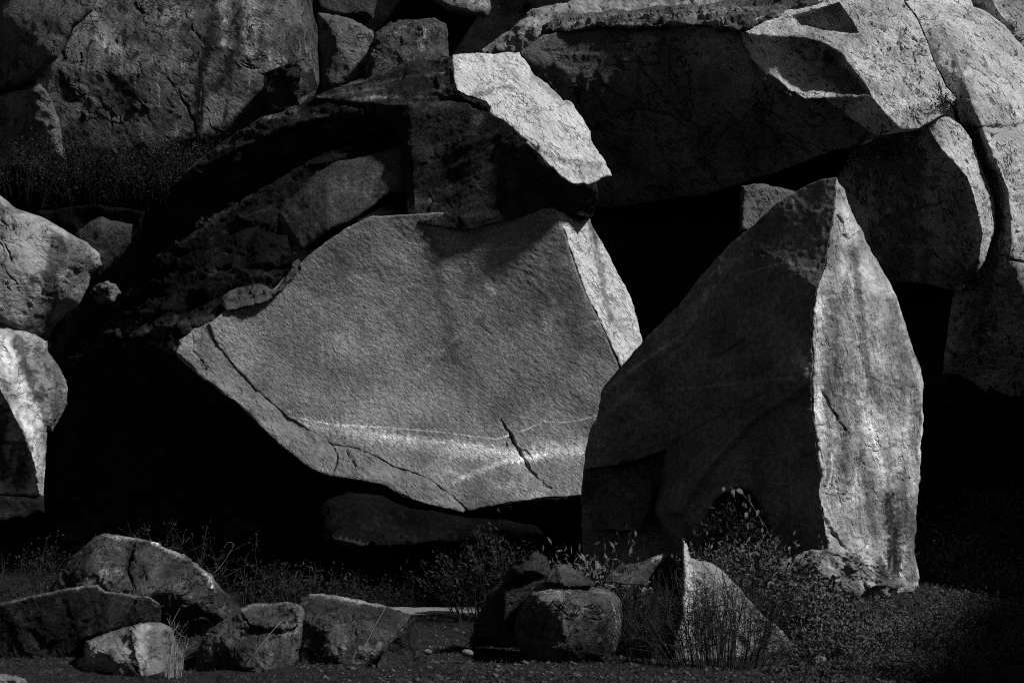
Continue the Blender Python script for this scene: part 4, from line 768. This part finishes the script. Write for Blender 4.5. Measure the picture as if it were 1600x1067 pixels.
plant('leafy_bush', 'broad leafy bush spilling down at the foot of the pointed boulder', 'bush', at_ground(1160, 18.3), 1.0, 1.25, 0.6, 70, 8000, 0.075, 1, M_LEAF2, twig=5)
plant('leafy_bush', 'smaller leafy bush right of the triangular rock, under the bright rock side', 'bush', at_ground(1275, 17.8), 0.5, 0.5, 0.4, 44, 3600, 0.07, 2, M_LEAF2, twig=4)
plant('broadleaf_bush', 'bush with long drooping leaves above the rounded boulder', 'bush', at_ground(930, 18.6), 0.85, 1.25, 0.5, 50, 4600, 0.11, 3, M_LEAF2, twig=4, wide=0.35)
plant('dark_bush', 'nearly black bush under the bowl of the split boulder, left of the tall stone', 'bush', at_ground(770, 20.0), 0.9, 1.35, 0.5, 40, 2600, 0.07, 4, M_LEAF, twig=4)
plant('bare_shrub', 'bare twiggy shrub standing in front of the pale triangular rock', 'shrub', at_ground(1110, 14.9), 0.85, 1.15, 0.25, 120, 3000, 0.024, 5, M_LEAF, rad=0.007, twig=6, droop=0.05)
plant('bare_shrub', 'thin bare shrub rising in front of the tilted slab', 'shrub', at_ground(1000, 15.2), 0.5, 0.95, 0.25, 46, 900, 0.024, 6, M_LEAF, rad=0.006, twig=5, droop=0.05)
plant('dry_tuft', 'pale tangled dry stems between the pale boulder and the capped boulder', 'grass tuft', at_ground(280, 14.7), 0.16, 0.62, 0.15, 26, 0, 0.05, 7, None, M_DRY, rad=0.004, twig=3, droop=0.4)
plant('hollow_bush', 'black bush filling the hollow low on the dark front of the pointed boulder', 'bush', p3(1150, 880, 19.2), 0.5, 0.85, 0.25, 40, 2200, 0.06, 9, M_LEAF, twig=4)
plant('small_plant', 'small leafy plant beside the gravel strip at bottom centre', 'plant', at_ground(748, 17.2), 0.13, 0.42, 0.13, 12, 120, 0.06, 8, M_LEAF2, twig=3, rad=0.005, wide=0.3)
for i, (x, d, w, h, sd, lb) in enumerate([(1500,24.5,1.3,1.7,11,'dark shrub in the shade right of the pointed boulder, nearest to it'),(1580,25.5,1.2,1.9,12,'dark shrub at the right edge behind the sunken ledge'),(1470,21.6,0.7,0.8,13,'low shrub against the right foot of the pointed boulder'),(1560,21.0,0.9,0.7,14,'low wide shrub above the sunken ledge')]):
    plant('shade_shrub', lb, 'shrub', at_ground(x, d), w, h, 0.7, 40, 2200, 0.06, sd, M_LEAF2, twig=4, group='shrubs in the shade on the right')
for i, (x, d, w, h, sd, lb) in enumerate([(160,22.6,1.1,1.2,21,'black shrub in the hollow behind the ridged boulder, leftmost'),(270,23.0,1.2,1.5,22,'black shrub in the middle of the hollow under the split boulder'),(390,22.8,1.1,1.1,23,'black shrub in the hollow right of the ridged boulder'),(40,20.4,1.2,1.25,24,'low black shrub at the left edge above the flat dark boulder'),(480,21.8,0.9,0.8,25,'low black shrub behind the wedge-shaped boulder')]):
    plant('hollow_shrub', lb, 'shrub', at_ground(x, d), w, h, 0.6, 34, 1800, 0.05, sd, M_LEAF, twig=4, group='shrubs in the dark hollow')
for i, (x, y, d, w, h, sd, lb) in enumerate([(50,268,31.3,1.7,1.2,31,'dark shrub at the foot of the wedge rock on the left'),(150,272,31.8,1.6,1.2,32,'dark shrub below the left half of the streaked wall'),(240,272,31.8,1.5,1.1,33,'dark shrub below the middle of the streaked wall'),(310,262,32.2,0.9,0.8,34,'dark shrub below the right half of the streaked wall')]):
    plant('wall_shrub', lb, 'shrub', p3(x, y, d), w, h, 0.9, 60, 3000, 0.06, sd, M_LEAF, M_LEAF, twig=6, rad=0.005, drop=0.8, group='shrubs at the foot of the streaked wall')
plant('crack_plant', 'tiny dark plant growing out of the crack on the sunlit cliff', 'plant', p3(1490, 178, 30.85), 0.32, 0.6, 0.2, 16, 260, 0.08, 41, M_LEAF, twig=3, rad=0.008, lean=(-0.1, 0, 0.05))

def curl(name, label, pts, r=0.0035):
    P = np.array([p3(*p) for p in pts]); t = np.linspace(0, len(P) - 1, 24); i = np.clip(t.astype(int), 0, len(P) - 2); f = (t - i)[:, None]
    a = P[np.maximum(i - 1, 0)]; b = P[i]; c = P[i + 1]; d = P[np.minimum(i + 2, len(P) - 1)]
    Q = 0.5 * (2 * b + (c - a) * f + (2 * a - 5 * b + 4 * c - d) * f ** 2 + (3 * b - a - 3 * c + d) * f ** 3)
    V, F = tubes([Q], [r], 5); tag(mesh_obj(name, V, F, M_DRY), label, 'twig')
curl('curled_stem', 'thin curled stem rising behind the right end of the ridged boulder', [(334,896,17.3),(348,880,17.3),(362,858,17.3),(364,849,17.3),(356,847,17.3),(350,855,17.3)])
curl('dry_twig', 'thin dry twig leaning across the front of the capped boulder', [(388,1034,14.4),(410,1005,14.4),(432,978,14.5),(450,962,14.6)])
curl('dry_twig', 'thin dry twig lying across the front of the wedge-shaped boulder', [(570,1010,14.9),(582,985,14.95),(590,970,15.0),(604,946,15.2)])

def make_grass():
    rng = np.random.RandomState(5); n = 90000
    Y = 12.6 + 13 * rng.rand(n) ** 1.3; X = rng.uniform(-0.40, 0.42, n) * Y
    P0 = np.stack([X, Y, X * 0], 1)
    dens = fbm(P0 / 1.1, 3) + 0.25 * (X > 2.5)
    k = dens > rng.uniform(-0.5, 0.35, n); k &= ~((X > -3.4) & (X < 1.0) & (Y > 20.85) & (Y < 22.25))
    X = X[k]; Y = Y[k]; n = len(X); Z = gz(X, Y)
    L = rng.uniform(0.03, 0.10, n) * np.where(X > 2.5, 1.6, 1.0)
    d = rng.normal(size=(n, 3)) * np.array([0.7, 0.7, 0.2]) + np.array([0, 0, 0.7]); d /= np.linalg.norm(d, axis=1)[:, None]
    s = np.stack([np.cos(a := rng.uniform(0, 6.28, n)), np.sin(a), a * 0], 1)
    B = np.stack([X, Y, Z - 0.01], 1); w = (L * 0.035)[:, None]
    m = B + d * L[:, None] * 0.55; tip = B + d * L[:, None] + np.array([[0, 0, -1]]) * (L * 0.25)[:, None]
    V = np.stack([B - s * w, B + s * w, m + s * w * 0.7, tip], 1).reshape(-1, 3)
    o = mesh_obj('grass', V, np.arange(n * 4).reshape(n, 4), M_GRASS, smooth=False)
    tag(o, 'short dry grass scattered over the dark ground', 'grass', kind='stuff')
make_grass()

def make_pebbles():
    rng = np.random.RandomState(6); n = 2600
    Y = rng.uniform(12.8, 21, n); X = rng.uniform(-0.15, 0.30, n) * Y; Z = gz(X, Y)
    ico = np.array([(1,0,0),(-1,0,0),(0,1,0),(0,-1,0),(0,0,1),(0,0,-1)], float)
    tf = np.array([(0,2,4),(2,1,4),(1,3,4),(3,0,4),(2,0,5),(1,2,5),(3,1,5),(0,3,5)])
    r = 0.008 + 0.03 * rng.rand(n) ** 3
    V = ico[None] * r[:, None, None] * rng.uniform(0.6, 1.3, (n, 6, 1)) * np.array([1.2, 1.2, 0.7]) + np.stack([X, Y, Z + r * 0.2], 1)[:, None]
    F = (tf[None] + (np.arange(n) * 6)[:, None, None]).reshape(-1, 3)
    tag(mesh_obj('pebbles', V.reshape(-1, 3), F, flat_mat('pebble', 0.015, 0.09, 20)), 'loose pebbles and clods strewn over the ground', 'pebbles', kind='stuff')
make_pebbles()

# climbing vine with single large leaves on the dark front of the pointed boulder
def make_vine():
    pts = [(1140,762),(1158,770),(1172,785),(1182,802),(1196,822),(1206,846),(1214,868),(1222,890)]
    P = np.array([p3(x, y, 19.0 - 0.02 * i) for i, (x, y) in enumerate(pts)])
    root = empty('climbing_vine', P[-1], 'leafy vine climbing beside the black hollow in the pointed boulder', 'vine')
    V, F = tubes([P], [0.012], 5); mesh_obj('stem', V, F, M_TWIG, root)
    u = np.linspace(-1, 1, 5); lv = []; 
    for i in range(6):
        t = i / 5; w = 0.34 * math.sin(math.pi * (0.08 + 0.92 * t) ** 0.8) * (1 - t * 0.15)
        lv += [(-w, t, 0.05 * t * t), (0, t, -0.05 + 0.0 * t), (w, t, 0.05 * t * t)]
    lf = []
    for i in range(5):
        a = i * 3; lf += [(a, a + 1, a + 4, a + 3), (a + 1, a + 2, a + 5, a + 4)]
    me = bpy.data.meshes.new('leaf'); me.from_pydata([tuple(v) for v in lv], [], lf); me.materials.append(M_LEAF2); me.update()
    rng = np.random.RandomState(3)
    for i in range(22):
        k = rng.uniform(0, len(P) - 1.01); b = P[int(k)] * (1 - k % 1) + P[int(k) + 1] * (k % 1)
        o = bpy.data.objects.new('leaf', me); COL.objects.link(o); o.parent = root
        o.location = (b - np.array(root.location) + np.array([rng.normal() * .07, -0.03 - 0.08 * rng.rand(), rng.normal() * .05])).tolist()
        o.rotation_euler = (rng.uniform(-2.6, -1.2), rng.uniform(-.7, .7), rng.uniform(-1.2, 1.2))
        sc_ = rng.uniform(0.07, 0.13); o.scale = (sc_, sc_, sc_)
make_vine()

for i, (x, d, w, h, lf, lb) in enumerate([
    (1300,15.9,0.6,0.42,0.045,'low scrub clump to the right of the triangular rock, behind the small rounded stone'),(1330,17.2,0.7,0.5,0.04,'low scrub clump in front of the rubble foot of the pointed boulder'),(1420,16.4,0.7,0.45,0.035,'low scrub clump below the right edge of the pointed boulder'),
    (1510,17.4,0.8,0.5,0.04,'low scrub clump in front of the sunken ledge'),(1565,15.6,0.7,0.4,0.035,'low scrub clump in the lower right corner'),(1450,14.6,0.6,0.32,0.03,'low scrub clump at the bottom edge toward the right'),(1370,14.9,0.5,0.28,0.03,'low scrub clump beside the two touching stones'),
    (640,23.0,0.9,0.6,0.04,'low scrub on the dark mound behind the gravel strip'),(560,22.8,0.8,0.55,0.04,'low scrub left of the gravel strip, behind the wedge-shaped boulder'),(900,17.0,0.5,0.5,0.05,'low scrub right behind the rounded boulder'),(30,17.8,0.7,0.5,0.04,'low scrub at the left edge behind the flat dark boulder')]):
    plant('low_scrub', lb, 'shrub', at_ground(x, d), w, h, 0.5, 48, 2400, lf, 200 + i, M_LEAF2 if i < 7 else M_LEAF, rad=0.006, twig=4, group='low scrub on the ground')
